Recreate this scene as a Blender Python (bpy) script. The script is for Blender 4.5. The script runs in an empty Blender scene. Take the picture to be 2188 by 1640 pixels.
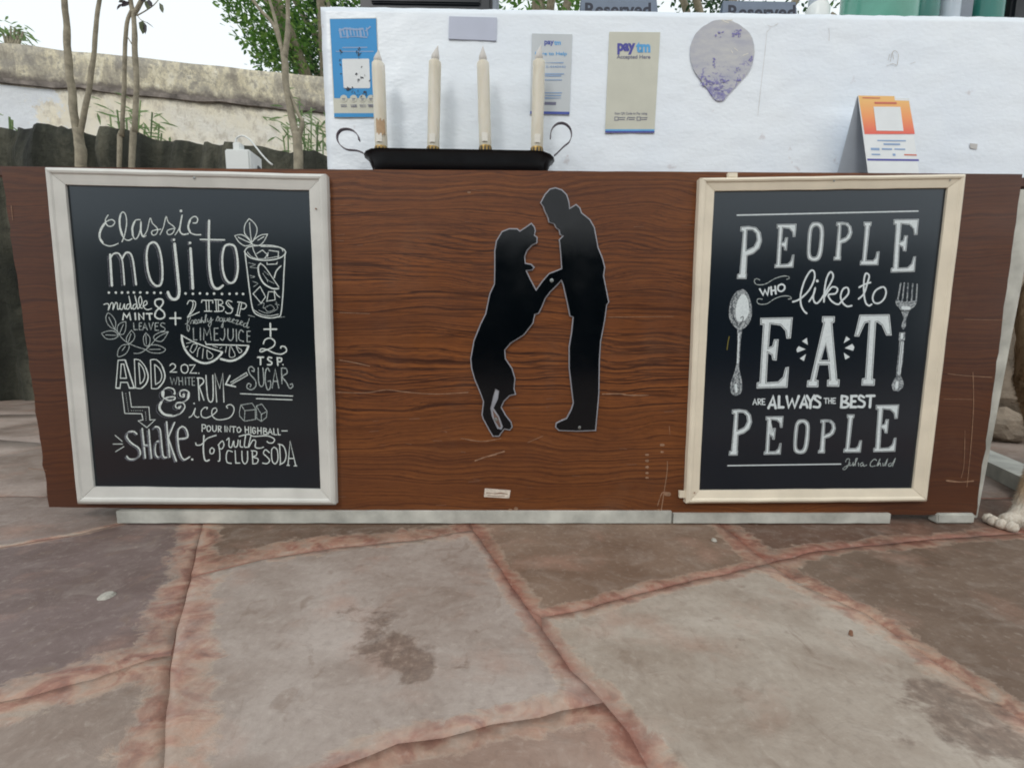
import bpy, bmesh, math, random
from mathutils import Vector, Matrix, noise
from mathutils.geometry import tessellate_polygon, delaunay_2d_cdt
random.seed(7)
R = math.radians
scene = bpy.context.scene
COL = scene.collection

# ------------------------------------------------------------------ camera
PITCH, ROLL, YAW, CAMZ, CAMD, F = R(6.225), R(0.337), R(0.695), 0.4216, 0.86, 821.0
CW, CH = 2188.0, 1640.0
CAM = Vector((0, -CAMD, CAMZ))
_fw = Vector((math.sin(YAW)*math.cos(PITCH), math.cos(YAW)*math.cos(PITCH), -math.sin(PITCH)))
_rt = Vector((math.cos(YAW), -math.sin(YAW), 0)); _up = _rt.cross(_fw)
RT = math.cos(ROLL)*_rt + math.sin(ROLL)*_up
UP = -math.sin(ROLL)*_rt + math.cos(ROLL)*_up
cd = bpy.data.cameras.new('camera'); cam = bpy.data.objects.new('camera', cd); COL.objects.link(cam)
cd.sensor_width = 36; cd.lens = 36*F/CW; cd.clip_start = 0.02; cd.clip_end = 500
m = Matrix((RT, UP, -_fw)).transposed().to_4x4(); m.translation = CAM
cam.matrix_world = m
scene.camera = cam

# ------------------------------------------------------------------ light
SUN_EL, SUN_AZ = R(40), R(-30)       # azimuth seen from the counter: behind the camera, to its left
world = bpy.data.worlds.new('World'); scene.world = world; world.use_nodes = True
wn = world.node_tree; wn.nodes.clear()
wo = wn.nodes.new('ShaderNodeOutputWorld'); wb = wn.nodes.new('ShaderNodeBackground')
sky = wn.nodes.new('ShaderNodeTexSky'); sky.sky_type = 'NISHITA'; sky.sun_disc = False
sky.sun_elevation = SUN_EL; sky.sun_rotation = R(180)+SUN_AZ; sky.dust_density = 3.0; sky.air_density = 1.0
wm = wn.nodes.new('ShaderNodeMix'); wm.data_type = 'RGBA'; wm.inputs[0].default_value = 0.82
wn.links.new(sky.outputs[0], wm.inputs[6]); wm.inputs[7].default_value = (11.4, 12.1, 12.3, 1)   # even cloud layer
wn.links.new(wm.outputs[2], wb.inputs[0]); wb.inputs[1].default_value = 0.14
wn.links.new(wb.outputs[0], wo.inputs[0])
sd = bpy.data.lights.new('sun', 'SUN'); sd.energy = 1.1; sd.angle = R(14); sd.color = (1, .965, .91)
sun = bpy.data.objects.new('sun', sd); COL.objects.link(sun)
sdir = Vector((math.sin(SUN_AZ)*math.cos(SUN_EL), -math.cos(SUN_AZ)*math.cos(SUN_EL), math.sin(SUN_EL)))
sun.rotation_euler = sdir.to_track_quat('Z', 'Y').to_euler()
scene.view_settings.view_transform = 'Standard'; scene.view_settings.look = 'None'
scene.view_settings.gamma = 1; scene.view_settings.use_curve_mapping = False
scene.view_settings.exposure = -0.45
scene.cycles.filter_width = 1.9

# ------------------------------------------------------------------ helpers
def ray(u, v):
    return _fw + RT*((u-CW/2)/F) - UP*((v-CH/2)/F)
def P(u, v, Y):                      # point of an upright plane Y = const
    d = ray(u, v); t = (Y-CAM.y)/d.y
    return CAM + d*t
def G(u, v, z=0.0):                  # point of the ground
    d = ray(u, v); t = (z-CAM.z)/d.z
    return CAM + d*t
def PL(u, v, o, n):                  # point of any plane
    d = ray(u, v); t = (o-CAM).dot(n)/d.dot(n)
    return CAM + d*t

def link(name, verts, faces, mat=None, parent=None, smooth=False, mats=None, fm=None):
    me = bpy.data.meshes.new(name); me.from_pydata([tuple(v) for v in verts], [], faces); me.update()
    if mats:
        for q in mats: me.materials.append(q)
        me.polygons.foreach_set('material_index', fm)
    elif mat: me.materials.append(mat)
    if smooth: me.polygons.foreach_set('use_smooth', [True]*len(me.polygons))
    o = bpy.data.objects.new(name, me); COL.objects.link(o)
    if parent: o.parent = parent
    return o
def tag(o, label=None, cat=None, group=None, kind=None):
    if label: o['label'] = label
    if cat: o['category'] = cat
    if group: o['group'] = group
    if kind: o['kind'] = kind
    return o
def thing(name, label, cat, loc, group=None):
    o = bpy.data.objects.new(name, None); COL.objects.link(o); o.location = loc; o.empty_display_size = .05
    return tag(o, label, cat, group)
def adopt(o, p):                     # parent while keeping the world-space mesh in place
    o.parent = p; o.matrix_parent_inverse = Matrix.Translation(p.location).inverted()
    return o

class MB:
    def __init__(s): s.v = []; s.f = []
    def add(s, vs, fs):
        n = len(s.v); s.v += [Vector(q) for q in vs]; s.f += [tuple(i+n for i in f) for f in fs]
    def box(s, a, b, bev=0.0):
        x0, y0, z0 = a; x1, y1, z1 = b
        if bev <= 0:
            s.add([(x0,y0,z0),(x1,y0,z0),(x1,y1,z0),(x0,y1,z0),(x0,y0,z1),(x1,y0,z1),(x1,y1,z1),(x0,y1,z1)],
                  [(0,3,2,1),(4,5,6,7),(0,1,5,4),(1,2,6,5),(2,3,7,6),(3,0,4,7)])
        else:
            bm = bmesh.new(); bmesh.ops.create_cube(bm, size=1)
            for q in bm.verts: q.co = Vector(((x0+x1)/2+q.co.x*(x1-x0), (y0+y1)/2+q.co.y*(y1-y0), (z0+z1)/2+q.co.z*(z1-z0)))
            bmesh.ops.bevel(bm, geom=bm.edges[:], offset=bev, segments=2, affect='EDGES')
            bm.verts.ensure_lookup_table()
            for i, q in enumerate(bm.verts): q.index = i
            s.add([q.co for q in bm.verts], [[q.index for q in f.verts] for f in bm.faces]); bm.free()
    def hexa(s, p):                  # 8 points: front quad then back quad
        s.add(p, [(0,1,2,3),(7,6,5,4),(1,0,4,5),(2,1,5,6),(3,2,6,7),(0,3,7,4)])
    def tube(s, pts, rads, n=8, cap=True):
        pts = [Vector(p) for p in pts]; b = len(s.v)
        t0 = (pts[1]-pts[0]).normalized(); a = t0.orthogonal().normalized()
        for i, p in enumerate(pts):
            t = (pts[min(i+1, len(pts)-1)]-pts[max(i-1, 0)]).normalized()
            a = (a - t*a.dot(t)).normalized(); c = t.cross(a); r = rads[i] if hasattr(rads, '__len__') else rads
            for k in range(n):
                g = 2*math.pi*k/n; s.v.append(p+(a*math.cos(g)+c*math.sin(g))*r)
        for i in range(len(pts)-1):
            for k in range(n):
                k2 = (k+1) % n
                s.f.append((b+i*n+k, b+i*n+k2, b+(i+1)*n+k2, b+(i+1)*n+k))
        if cap:
            s.f.append(tuple(b+k for k in range(n))[::-1]); s.f.append(tuple(b+(len(pts)-1)*n+k for k in range(n)))
    def lathe(s, c, prof, n=24, ax=Vector((0,0,1))):   # prof: (radius, height)
        c = Vector(c); a = ax.orthogonal().normalized(); d = ax.cross(a); b = len(s.v)
        for r, h in prof:
            for k in range(n):
                g = 2*math.pi*k/n; s.v.append(c+ax*h+(a*math.cos(g)+d*math.sin(g))*max(r, 1e-5))
        for i in range(len(prof)-1):
            for k in range(n):
                k2 = (k+1) % n; s.f.append((b+i*n+k, b+i*n+k2, b+(i+1)*n+k2, b+(i+1)*n+k))
    def build(s, name, mat, parent=None, smooth=False):
        o = link(name, s.v, s.f, mat, None, smooth)
        if parent: adopt(o, parent)
        return o

def smooth_pts(pts, k=4, closed=False):
    n = len(pts); out = []
    if n < 3: return [tuple(p) for p in pts]
    rng = range(n if closed else n-1)
    for i in rng:
        p0 = pts[(i-1) % n] if (closed or i > 0) else pts[0]
        p1 = pts[i]; p2 = pts[(i+1) % n]
        p3 = pts[(i+2) % n] if (closed or i+2 < n) else pts[-1]
        for j in range(k):
            t = j/k
            out.append(tuple(.5*((2*b)+(-a+c)*t+(2*a-5*b+4*c-d)*t*t+(-a+3*b-3*c+d)*t**3) for a, b, c, d in zip(p0, p1, p2, p3)))
    if not closed: out.append(tuple(pts[-1]))
    return out

# ------------------------------------------------------------------ materials
def newmat(name):
    mt = bpy.data.materials.new(name); mt.use_nodes = True
    nt = mt.node_tree; bs = nt.nodes['Principled BSDF']
    return mt, nt, bs
def srgb(r, g, b):
    f = lambda c: (c/255/12.92 if c/255 <= .04045 else ((c/255+.055)/1.055)**2.4)
    return (f(r), f(g), f(b), 1)
def N(nt, t, **kw):
    n = nt.nodes.new('ShaderNode'+t)
    for k, v in kw.items(): setattr(n, k, v)
    return n
def coords(nt, scale=(1,1,1), rot=(0,0,0)):
    tc = N(nt, 'TexCoord'); mp = N(nt, 'Mapping'); mp.inputs['Scale'].default_value = scale; mp.inputs['Rotation'].default_value = rot
    nt.links.new(tc.outputs['Object'], mp.inputs[0]); return mp.outputs[0]
def noise_n(nt, vec, scale, detail=4, rough=.55, dist=0):
    n = N(nt, 'TexNoise'); n.inputs['Scale'].default_value = scale; n.inputs['Detail'].default_value = detail
    n.inputs['Roughness'].default_value = rough; n.inputs['Distortion'].default_value = dist
    nt.links.new(vec, n.inputs['Vector']); return n.outputs[0]
def ramp(nt, fac, stops):
    r = N(nt, 'ValToRGB'); el = r.color_ramp.elements
    while len(el) < len(stops): el.new(.5)
    for e, (p, c) in zip(el, stops): e.position = p; e.color = c if len(c) == 4 else (*c, 1)
    nt.links.new(fac, r.inputs[0]); return r.outputs[0]
def mixc(nt, fac, a, b, mode='MIX'):
    n = N(nt, 'Mix', data_type='RGBA', blend_type=mode)
    for s, i in ((fac, 0), (a, 6), (b, 7)):
        if isinstance(s, (int, float)): n.inputs[i].default_value = s
        elif isinstance(s, tuple): n.inputs[i].default_value = s
        else: nt.links.new(s, n.inputs[i])
    return n.outputs[2]
def math_n(nt, op, a, b=0.0, clamp=False):
    n = N(nt, 'Math', operation=op, use_clamp=clamp)
    for s, i in ((a, 0), (b, 1)):
        if isinstance(s, (int, float)): n.inputs[i].default_value = s
        else: nt.links.new(s, n.inputs[i])
    return n.outputs[0]
def bump(nt, bs, h, strength=.3, dist=.002):
    b = N(nt, 'Bump'); b.inputs['Strength'].default_value = strength; b.inputs['Distance'].default_value = dist
    nt.links.new(h, b.inputs['Height']); nt.links.new(b.outputs[0], bs.inputs['Normal']); return b
def simple(name, col, rough=.6, var=.12, nscale=30, metal=0, spec=.5, bmp=.1, bd=.001, trans=0):
    mt, nt, bs = newmat(name); v = coords(nt); n = noise_n(nt, v, nscale, 5)
    lo = tuple(c*(1-var) for c in col[:3])+(1,); hi = tuple(min(1, c*(1+var)) for c in col[:3])+(1,)
    nt.links.new(ramp(nt, n, [(.3, lo), (.7, hi)]), bs.inputs['Base Color'])
    bs.inputs['Roughness'].default_value = rough; bs.inputs['Metallic'].default_value = metal
    bs.inputs['Specular IOR Level'].default_value = spec
    if trans: bs.inputs['Transmission Weight'].default_value = trans
    if bmp: bump(nt, bs, noise_n(nt, v, nscale*4, 4), bmp, bd)
    return mt

def wood_panel():
    mt, nt, bs = newmat('brown_oak_veneer')
    base = coords(nt)
    w = noise_n(nt, coords(nt, (1.7, 1, 4.2)), 1.5, 2, .45)          # slow warp
    sep = N(nt, 'SeparateXYZ'); nt.links.new(base, sep.inputs[0])
    w2 = noise_n(nt, coords(nt, (5, 1, 14)), 1.0, 2, .5)
    zz = math_n(nt, 'ADD', sep.outputs[2], math_n(nt, 'MULTIPLY', w, .12))
    zz = math_n(nt, 'ADD', zz, math_n(nt, 'MULTIPLY', w2, .006))
    fine = noise_n(nt, coords(nt, (14, 1, 240)), 1.0, 3, .6)
    zz2 = math_n(nt, 'ADD', zz, math_n(nt, 'MULTIPLY', fine, .007))
    cv = N(nt, 'CombineXYZ'); nt.links.new(zz2, cv.inputs[2])
    bands = noise_n(nt, cv.outputs[0], 150, 3, .66)
    big = noise_n(nt, cv.outputs[0], 9, 2, .5)
    # strong figure in the upper half, finer straight grain in the lower
    figure = ramp(nt, math_n(nt, 'ADD', sep.outputs[2], math_n(nt, 'MULTIPLY', noise_n(nt, coords(nt, (1.2,1,4)), 2, 2), .2)), [(.30, (.25,.25,.25)), (.42, (1,1,1)), (.62, (.75,.75,.75)), (.72, (1,1,1)), (.84, (.4,.4,.4))])
    dark = srgb(50, 28, 21); mid = srgb(130, 76, 41); lite = srgb(152, 95, 52)
    c1 = ramp(nt, bands, [(.40, dark), (.465, srgb(102,64,42)), (.52, mid), (.64, lite)])
    c2 = ramp(nt, bands, [(.36, srgb(96,56,32)), (.5, srgb(124,74,40)), (.64, srgb(140,87,48))])
    calm = ramp(nt, noise_n(nt, coords(nt, (1.1, 1, 5)), 1.3, 3, .55), [(.36,(.3,.3,.3)),(.5,(.85,.85,.85)),(.58,(1,1,1))])
    figure = math_n(nt, 'MULTIPLY', figure, calm)
    c = mixc(nt, figure, c2, c1)
    streak = noise_n(nt, coords(nt, (4.5, 1, 150)), 1.0, 3, .6, .15)
    c = mixc(nt, math_n(nt, 'MULTIPLY', ramp(nt, streak, [(.53,(0,0,0)),(.62,(.8,.8,.8))]), figure), c, dark)
    shade = noise_n(nt, coords(nt, (1.6, 1, 9)), 1.0, 4, .6)
    c = mixc(nt, ramp(nt, shade, [(.40,(.40,.40,.40)),(.54,(0,0,0))]), c, srgb(88, 52, 35))
    pores = noise_n(nt, coords(nt, (26, 1, 900)), 1.0, 2, .7)
    c = mixc(nt, ramp(nt, pores, [(.52, (0,0,0)), (.66, (.6,.6,.6))]), c, srgb(72, 42, 30))
    c = mixc(nt, ramp(nt, big, [(.35, (.3,.3,.3)), (.6, (0,0,0))]), c, srgb(74, 42, 30))
    # the two ends of the panel are a darker, redder veneer
    ax = math_n(nt, 'ABSOLUTE', math_n(nt, 'SUBTRACT', sep.outputs[0], .01))
    c = mixc(nt, ramp(nt, math_n(nt, 'MULTIPLY', ax, .5), [(.36, (0,0,0)), (.44, (.65,.65,.65))]), c, srgb(70, 44, 36))
    dirt = noise_n(nt, coords(nt, (3, 3, 3)), 2.2, 6, .65)
    c = mixc(nt, ramp(nt, dirt, [(.56, (0,0,0)), (.75, (.16,.16,.16))]), c, srgb(134, 104, 82))
    nt.links.new(c, bs.inputs['Base Color'])
    nt.links.new(ramp(nt, dirt, [(.35,(.3,.3,.3)),(.65,(.5,.5,.5))]), bs.inputs['Roughness']); bs.inputs['Specular IOR Level'].default_value = .25
    bump(nt, bs, mixc(nt, .6, bands, pores), .12, .0006)
    return mt
M = {}
M['oak'] = wood_panel()
M['edge'] = simple('raw_board_edge', srgb(86, 56, 46), .7, .3, 60)
M['greywhite'] = simple('weathered_white_board', srgb(190, 190, 182), .8, .3, 14, bmp=.25)
M['frame_white'] = simple('off_white_painted_wood', srgb(212, 211, 205), .55, .10, 14, bmp=.15)
M['frame_cream'] = simple('cream_painted_wood', srgb(230, 219, 198), .5, .08, 14, bmp=.15)
def board_mat(name, col):
    mt, nt, bs = newmat(name); v = coords(nt, (1,1,1))
    n = noise_n(nt, v, 5, 6, .6, .4)
    c = mixc(nt, ramp(nt, n, [(.45,(0,0,0)),(.8,(.25,.25,.25))]), col, tuple(min(1, q*1.7) for q in col[:3])+(1,))
    nt.links.new(c, bs.inputs['Base Color']); bs.inputs['Roughness'].default_value = .2
    bs.inputs['Specular IOR Level'].default_value = .66; bs.inputs['Specular Tint'].default_value = (.85,.94,1,1)
    bump(nt, bs, noise_n(nt, v, 900, 2), .05, .0003)
    return mt
M['chalkboard'] = board_mat('blue_black_chalkboard', srgb(17, 23, 30))
M['print_board'] = board_mat('blue_black_print', srgb(16, 23, 33))
def chalk(name, hi, lo, sc=700, t0=.38, t1=.56):
    mt, nt, bs = newmat(name); v = coords(nt)
    n = noise_n(nt, v, sc, 3, .6)
    nt.links.new(ramp(nt, n, [(t0, lo), (t1, hi)]), bs.inputs['Base Color']); bs.inputs['Roughness'].default_value = .9
    bs.inputs['Specular IOR Level'].default_value = .1
    return mt
M['chalk'] = chalk('white_chalk', srgb(226, 234, 230), srgb(150, 160, 160), 700, .34, .5)
M['chalk_dim'] = chalk('faint_chalk', srgb(150, 152, 160), srgb(46, 50, 60), 500, .36, .66)
M['chalk_soft'] = chalk('soft_chalk', srgb(196, 205, 202), srgb(96, 106, 110), 600)
M['print_white'] = chalk('white_print', srgb(222, 230, 232), srgb(208, 217, 220), 300)
M['print_grey'] = chalk('engraved_grey_print', srgb(190, 196, 198), srgb(70, 78, 86), 420, .4, .6)
M['print_dark'] = simple('dark_print', srgb(30, 40, 50), .5, .1, 40, bmp=0)
def gloss(name, col, rough=.12, spec=.5, coat=0):
    mt, nt, bs = newmat(name); v = coords(nt); n = noise_n(nt, v, 7, 5, .6)
    nt.links.new(ramp(nt, n, [(.3, tuple(c*.85 for c in col[:3])), (.75, tuple(min(1,c*1.25) for c in col[:3]))]), bs.inputs['Base Color'])
    nt.links.new(ramp(nt, noise_n(nt, v, 16, 5), [(.35, (rough,)*3), (.8, (min(1, rough*2.1+.05),)*3)]), bs.inputs['Roughness'])
    bs.inputs['Specular IOR Level'].default_value = spec
    return mt
M['acrylic_black'] = gloss('black_acrylic', srgb(5, 8, 14), .09, .4)
M['acrylic_edge'] = simple('frosted_acrylic_edge', srgb(158, 160, 168), .35, .15, 30, bmp=0)
M['acrylic_clear'] = simple('clear_acrylic_over_wood', srgb(108, 86, 78), .15, .2, 30, bmp=0)
M['steel'] = simple('steel_screw', srgb(150, 155, 155), .35, .1, 60, metal=.8, bmp=0)
def whitewall():
    mt, nt, bs = newmat('rough_white_paint'); v = coords(nt)
    a = noise_n(nt, coords(nt, (1, 1, 1.7)), 75, 2, .45, .25); b = noise_n(nt, coords(nt, (.7,1,1.3)), 17, 3, .5)
    blot = noise_n(nt, v, 3.5, 5, .6)
    c = mixc(nt, ramp(nt, blot, [(.4,(0,0,0)),(.75,(.5,.5,.5))]), srgb(240, 247, 254), srgb(222, 233, 248))
    spots = noise_n(nt, v, 24, 4, .5)
    c = mixc(nt, ramp(nt, spots, [(.70,(0,0,0)),(.76,(.35,.35,.35))]), c, srgb(178, 160, 158))
    nt.links.new(c, bs.inputs['Base Color']); bs.inputs['Roughness'].default_value = .34
    h = math_n(nt, 'ADD', math_n(nt, 'MULTIPLY', a, .7), math_n(nt, 'MULTIPLY', b, .6))
    bump(nt, bs, h, .26, .004)
    return mt
M['whitewall'] = whitewall()
def stone_mat():
    mt, nt, bs = newmat('worn_sandstone'); v = coords(nt)
    at = N(nt, 'Attribute', attribute_name='stain'); sep = N(nt, 'SeparateColor'); nt.links.new(at.outputs['Color'], sep.inputs[0])
    tn = N(nt, 'Attribute', attribute_name='tint')
    jd, dk, rd = sep.outputs[0], sep.outputs[1], sep.outputs[2]
    vs = coords(nt, (1, 1.7, 1))
    big = noise_n(nt, vs, 4.5, 6, .6, .5); med = noise_n(nt, vs, 15, 6, .65, .8); fin = noise_n(nt, v, 90, 5, .65)
    c = mixc(nt, ramp(nt, big, [(.32,(0,0,0)),(.7,(1,1,1))]), mixc(nt, 1.0, tn.outputs['Color'], srgb(205,196,190), 'MULTIPLY'), tn.outputs['Color'])
    c = mixc(nt, ramp(nt, med, [(.5,(0,0,0)),(.72,(.42,.42,.42))]), c, mixc(nt, .5, tn.outputs['Color'], srgb(186, 176, 166)))
    c = mixc(nt, ramp(nt, noise_n(nt, coords(nt,(1.3,1,1)), 21, 5, .6, 1.2), [(.57,(0,0,0)),(.72,(.5,.5,.5))]), c, srgb(126, 106, 92))
    pk = noise_n(nt, coords(nt,(1,1.4,1),(0,0,1)), 6, 5, .6)
    c = mixc(nt, ramp(nt, pk, [(.54,(0,0,0)),(.74,(.45,.45,.45))]), c, srgb(178, 138, 120))
    # mortar smeared over the stone edges
    e = math_n(nt, 'ADD', jd, math_n(nt, 'MULTIPLY', math_n(nt, 'SUBTRACT', noise_n(nt, vs, 24, 7, .72, .8), .5), .9))
    e = math_n(nt, 'ADD', e, math_n(nt, 'MULTIPLY', math_n(nt, 'SUBTRACT', noise_n(nt, vs, 5, 3, .5), .5), .7))
    smear0 = ramp(nt, e, [(.54,(0,0,0)),(.66,(.5,.5,.5)),(.92,(.84,.84,.84))])
    smear = math_n(nt, 'MULTIPLY', smear0, ramp(nt, noise_n(nt, vs, 9, 5, .7, .4), [(.34,(.5,.5,.5)),(.52,(1,1,1))]))
    mc = ramp(nt, noise_n(nt, vs, 17, 5, .6, 1.), [(.32, srgb(126, 88, 76)), (.43, srgb(166, 120, 102)), (.53, srgb(192, 158, 136)), (.66, srgb(182, 166, 150))])
    mc = mixc(nt, math_n(nt, 'MULTIPLY', rd, .95), mc, ramp(nt, med, [(.4, srgb(114, 62, 52)), (.62, srgb(152, 92, 76))]))
    c = mixc(nt, smear, c, mc)
    rim = ramp(nt, e, [(.54,(0,0,0)),(.60,(.16,.16,.16)),(.68,(0,0,0))])
    c = mixc(nt, rim, c, srgb(200, 188, 170))
    d = math_n(nt, 'ADD', dk, math_n(nt, 'MULTIPLY', math_n(nt, 'SUBTRACT', noise_n(nt, vs, 10, 8, .68, .3), .5), 3.4))
    dm = ramp(nt, d, [(.52,(0,0,0)),(.8,(.72,.72,.72))])
    c = mixc(nt, dm, c, ramp(nt, fin, [(.35, srgb(98, 80, 70)), (.7, srgb(132, 112, 98))]))
    c = mixc(nt, ramp(nt, fin, [(.25,(.25,.25,.25)),(.5,(0,0,0))]), c, srgb(96, 84, 76))
    c = mixc(nt, ramp(nt, fin, [(.56,(0,0,0)),(.8,(.3,.3,.3))]), c, srgb(214, 204, 192))
    nt.links.new(c, bs.inputs['Base Color'])
    nt.links.new(ramp(nt, big, [(.3,(.42,.42,.42)),(.7,(.62,.62,.62))]), bs.inputs['Roughness'])
    bs.inputs['Specular IOR Level'].default_value = .35
    h = math_n(nt, 'ADD', math_n(nt,'MULTIPLY', med, .8), math_n(nt, 'MULTIPLY', fin, .25)); h = math_n(nt, 'ADD', h, math_n(nt, 'MULTIPLY', smear, .35))
    bump(nt, bs, h, .35, .006)
    return mt
M['stone'] = stone_mat()
M['mortar'] = simple('pink_lime_mortar', srgb(146, 108, 94), .9, .22, 40, bmp=.5, bd=.004)
def ground_mat():
    mt, nt, bs = newmat('dusty_earth'); v = coords(nt)
    nt.links.new(ramp(nt, noise_n(nt, v, 1.2, 8, .6), [(.3, srgb(104,94,84)), (.7, srgb(150,138,124))]), bs.inputs['Base Color'])
    bs.inputs['Roughness'].default_value = .95; bump(nt, bs, noise_n(nt, v, 14, 6), .5, .02); return mt
M['earth'] = ground_mat()
def plaster(zl, xw):
    mt, nt, bs = newmat('weathered_cream_plaster'); v = coords(nt)
    sep = N(nt, 'SeparateXYZ'); nt.links.new(v, sep.inputs[0])
    z = sep.outputs[2]
    c = ramp(nt, noise_n(nt, v, 1.5, 6, .65, .5), [(.35, srgb(236, 226, 200)), (.6, srgb(230, 226, 216))])
    c = mixc(nt, ramp(nt, noise_n(nt, coords(nt,(1.6,1,1)), 4.2, 9, .75, .1), [(.50,(0,0,0)),(.60,(.6,.6,.6))]), c, srgb(182, 172, 156))
    # grimy course above the ledge
    up = math_n(nt, 'GREATER_THAN', z, zl)
    g1 = ramp(nt, noise_n(nt, coords(nt,(1.5,1,.8)), 3.4, 9, .75, .1), [(.36, srgb(122,116,106)), (.47, srgb(168,160,142)), (.54, srgb(212,202,172)), (.64, srgb(232,226,206))])
    g1 = mixc(nt, ramp(nt, noise_n(nt, v, 11, 7, .75, .1), [(.50,(0,0,0)),(.59,(.75,.75,.75))]), g1, srgb(118, 113, 107))
    c = mixc(nt, math_n(nt, 'MULTIPLY', up, .8), c, g1)
    # dark water line along the ledge
    zz = math_n(nt, 'ABSOLUTE', math_n(nt, 'SUBTRACT', math_n(nt, 'ADD', z, math_n(nt, 'MULTIPLY', math_n(nt, 'SUBTRACT', noise_n(nt, v, 4, 7, .7), .5), .35)), zl+.02))
    c = mixc(nt, ramp(nt, zz, [(.03,(.9,.9,.9)),(.11,(0,0,0))]), c, srgb(106, 98, 92))
    # flaking whitewash on the left below the ledge
    lx = math_n(nt, 'MULTIPLY', math_n(nt, 'SUBTRACT', xw, sep.outputs[0]), .85)
    lx = math_n(nt, 'ADD', lx, math_n(nt,'MULTIPLY', math_n(nt, 'SUBTRACT', noise_n(nt, v, 3.4, 8, .75), .5), 3.2))
    lx = math_n(nt, 'MULTIPLY', lx, math_n(nt, 'LESS_THAN', z, zl-.04))
    c = mixc(nt, ramp(nt, lx, [(.4,(0,0,0)),(.6,(.85,.85,.85))]), c, srgb(222, 228, 236))
    nt.links.new(c, bs.inputs['Base Color']); bs.inputs['Roughness'].default_value = .9
    bump(nt, bs, noise_n(nt, v, 7, 9, .75), .6, .05); return mt
M['ledge'] = simple('grimy_ledge', srgb(120, 112, 106), .95, .6, 7, bmp=.7, bd=.02)
def dark_masonry():
    mt, nt, bs = newmat('dark_mossy_masonry'); v = coords(nt)
    c = ramp(nt, noise_n(nt, coords(nt,(1.6,1,.45)), 2.4, 5, .6, .5), [(.36, srgb(24,27,22)), (.5, srgb(60,61,51)), (.64, srgb(104,102,88))])
    c = mixc(nt, ramp(nt, noise_n(nt, v, 19, 7, .75, .5), [(.48,(0,0,0)),(.66,(.6,.6,.6))]), c, srgb(34,38,30))
    c = mixc(nt, ramp(nt, noise_n(nt, v, 3.1, 6, .7, .3), [(.62,(0,0,0)),(.74,(.5,.5,.5))]), c, srgb(134,130,118))
    nt.links.new(c, bs.inputs['Base Color']); bs.inputs['Roughness'].default_value = .95
    bump(nt, bs, noise_n(nt, v, 15, 9, .75), .8, .05); return mt
M['darkwall'] = dark_masonry()
M['rubble'] = simple('greyish_rubble', srgb(128, 116, 102), .95, .4, 6, bmp=.6, bd=.02)
M['bark'] = simple('grey_brown_bark', srgb(150, 142, 124), .9, .32, 26, bmp=.6, bd=.006)
def leaf(name, a, b, c_):
    mt, nt, bs = newmat(name); v = coords(nt)
    ob = N(nt, 'NewGeometry')
    nt.links.new(ramp(nt, ob.outputs['Random Per Island'], [(0, a), (.6, b), (1, c_)]), bs.inputs['Base Color'])
    bs.inputs['Roughness'].default_value = .5; bs.inputs['Subsurface Weight'].default_value = 0
    tr = N(nt, 'BsdfTranslucent'); tr.inputs[0].default_value = tuple(min(1, q*1.8) for q in b[:3])+(1,)
    mx = N(nt, 'MixShader'); mx.inputs[0].default_value = .35
    out = nt.nodes['Material Output']
    nt.links.new(bs.outputs[0], mx.inputs[1]); nt.links.new(tr.outputs[0], mx.inputs[2]); nt.links.new(mx.outputs[0], out.inputs[0])
    return mt
M['leaf_mid'] = leaf('mid_green_leaves', srgb(44, 76, 38), srgb(92, 132, 62), srgb(166, 192, 104))
M['leaf_dark'] = leaf('dark_green_leaves', srgb(26, 50, 30), srgb(44, 78, 44), srgb(86, 118, 64))
M['leaf_pale'] = leaf('pale_green_leaves', srgb(84, 106, 70), srgb(120, 144, 98), srgb(160, 178, 130))
M['leaf_purple'] = leaf('purple_green_leaves', srgb(58, 46, 60), srgb(74, 70, 76), srgb(120, 140, 74))
def wax():
    mt, nt, bs = newmat('ivory_wax'); v = coords(nt)
    c = ramp(nt, noise_n(nt, coords(nt,(1,1,.35)), 26, 5, .6, .6), [(.30, srgb(208,199,178)), (.5, srgb(220,214,198)), (.7, srgb(226,221,208))])
    nt.links.new(c, bs.inputs['Base Color']); bs.inputs['Roughness'].default_value = .45
    bs.inputs['Subsurface Weight'].default_value = .15; bs.inputs['Subsurface Radius'].default_value = (.01,.007,.004); bs.inputs['Subsurface Scale'].default_value = .5
    return mt
M['wax'] = wax()
M['flame'] = simple('pale_plastic_flame', srgb(202, 197, 191), .35, .06, 30, bmp=0)
M['wax_stain'] = simple('brown_scorch', srgb(182, 152, 118), .6, .2, 60, bmp=0)
M['clear_label'] = simple('glossy_white_tape', srgb(232, 228, 218), .2, .05, 40, bmp=0)
M['brass'] = simple('dull_brass', srgb(150, 124, 74), .4, .3, 80, metal=.7, bmp=0)
M['blackmetal'] = gloss('black_enamel', srgb(13, 19, 25), .28, .4)
M['curl'] = simple('purple_black_metal_strip', srgb(66, 48, 60), .4, .2, 60, metal=.3, bmp=0)
M['plastic_white'] = simple('white_plastic', srgb(226, 230, 228), .35, .03, 20, bmp=0)
M['plastic_black'] = simple('black_plastic', srgb(28, 32, 38), .4, .15, 30, bmp=0)
M['plastic_grey'] = simple('grey_plastic', srgb(120, 128, 138), .5, .1, 30, bmp=0)
M['sign_grey'] = simple('blue_grey_card', srgb(112, 124, 142), .6, .08, 30, bmp=0)
def paper(name, col, var=.04): return simple(name, srgb(*col), .55, var, 24, bmp=.05)
M['p_cream'] = paper('cream_paper', (204, 204, 190)); M['p_white'] = paper('white_paper', (226, 230, 232))
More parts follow.
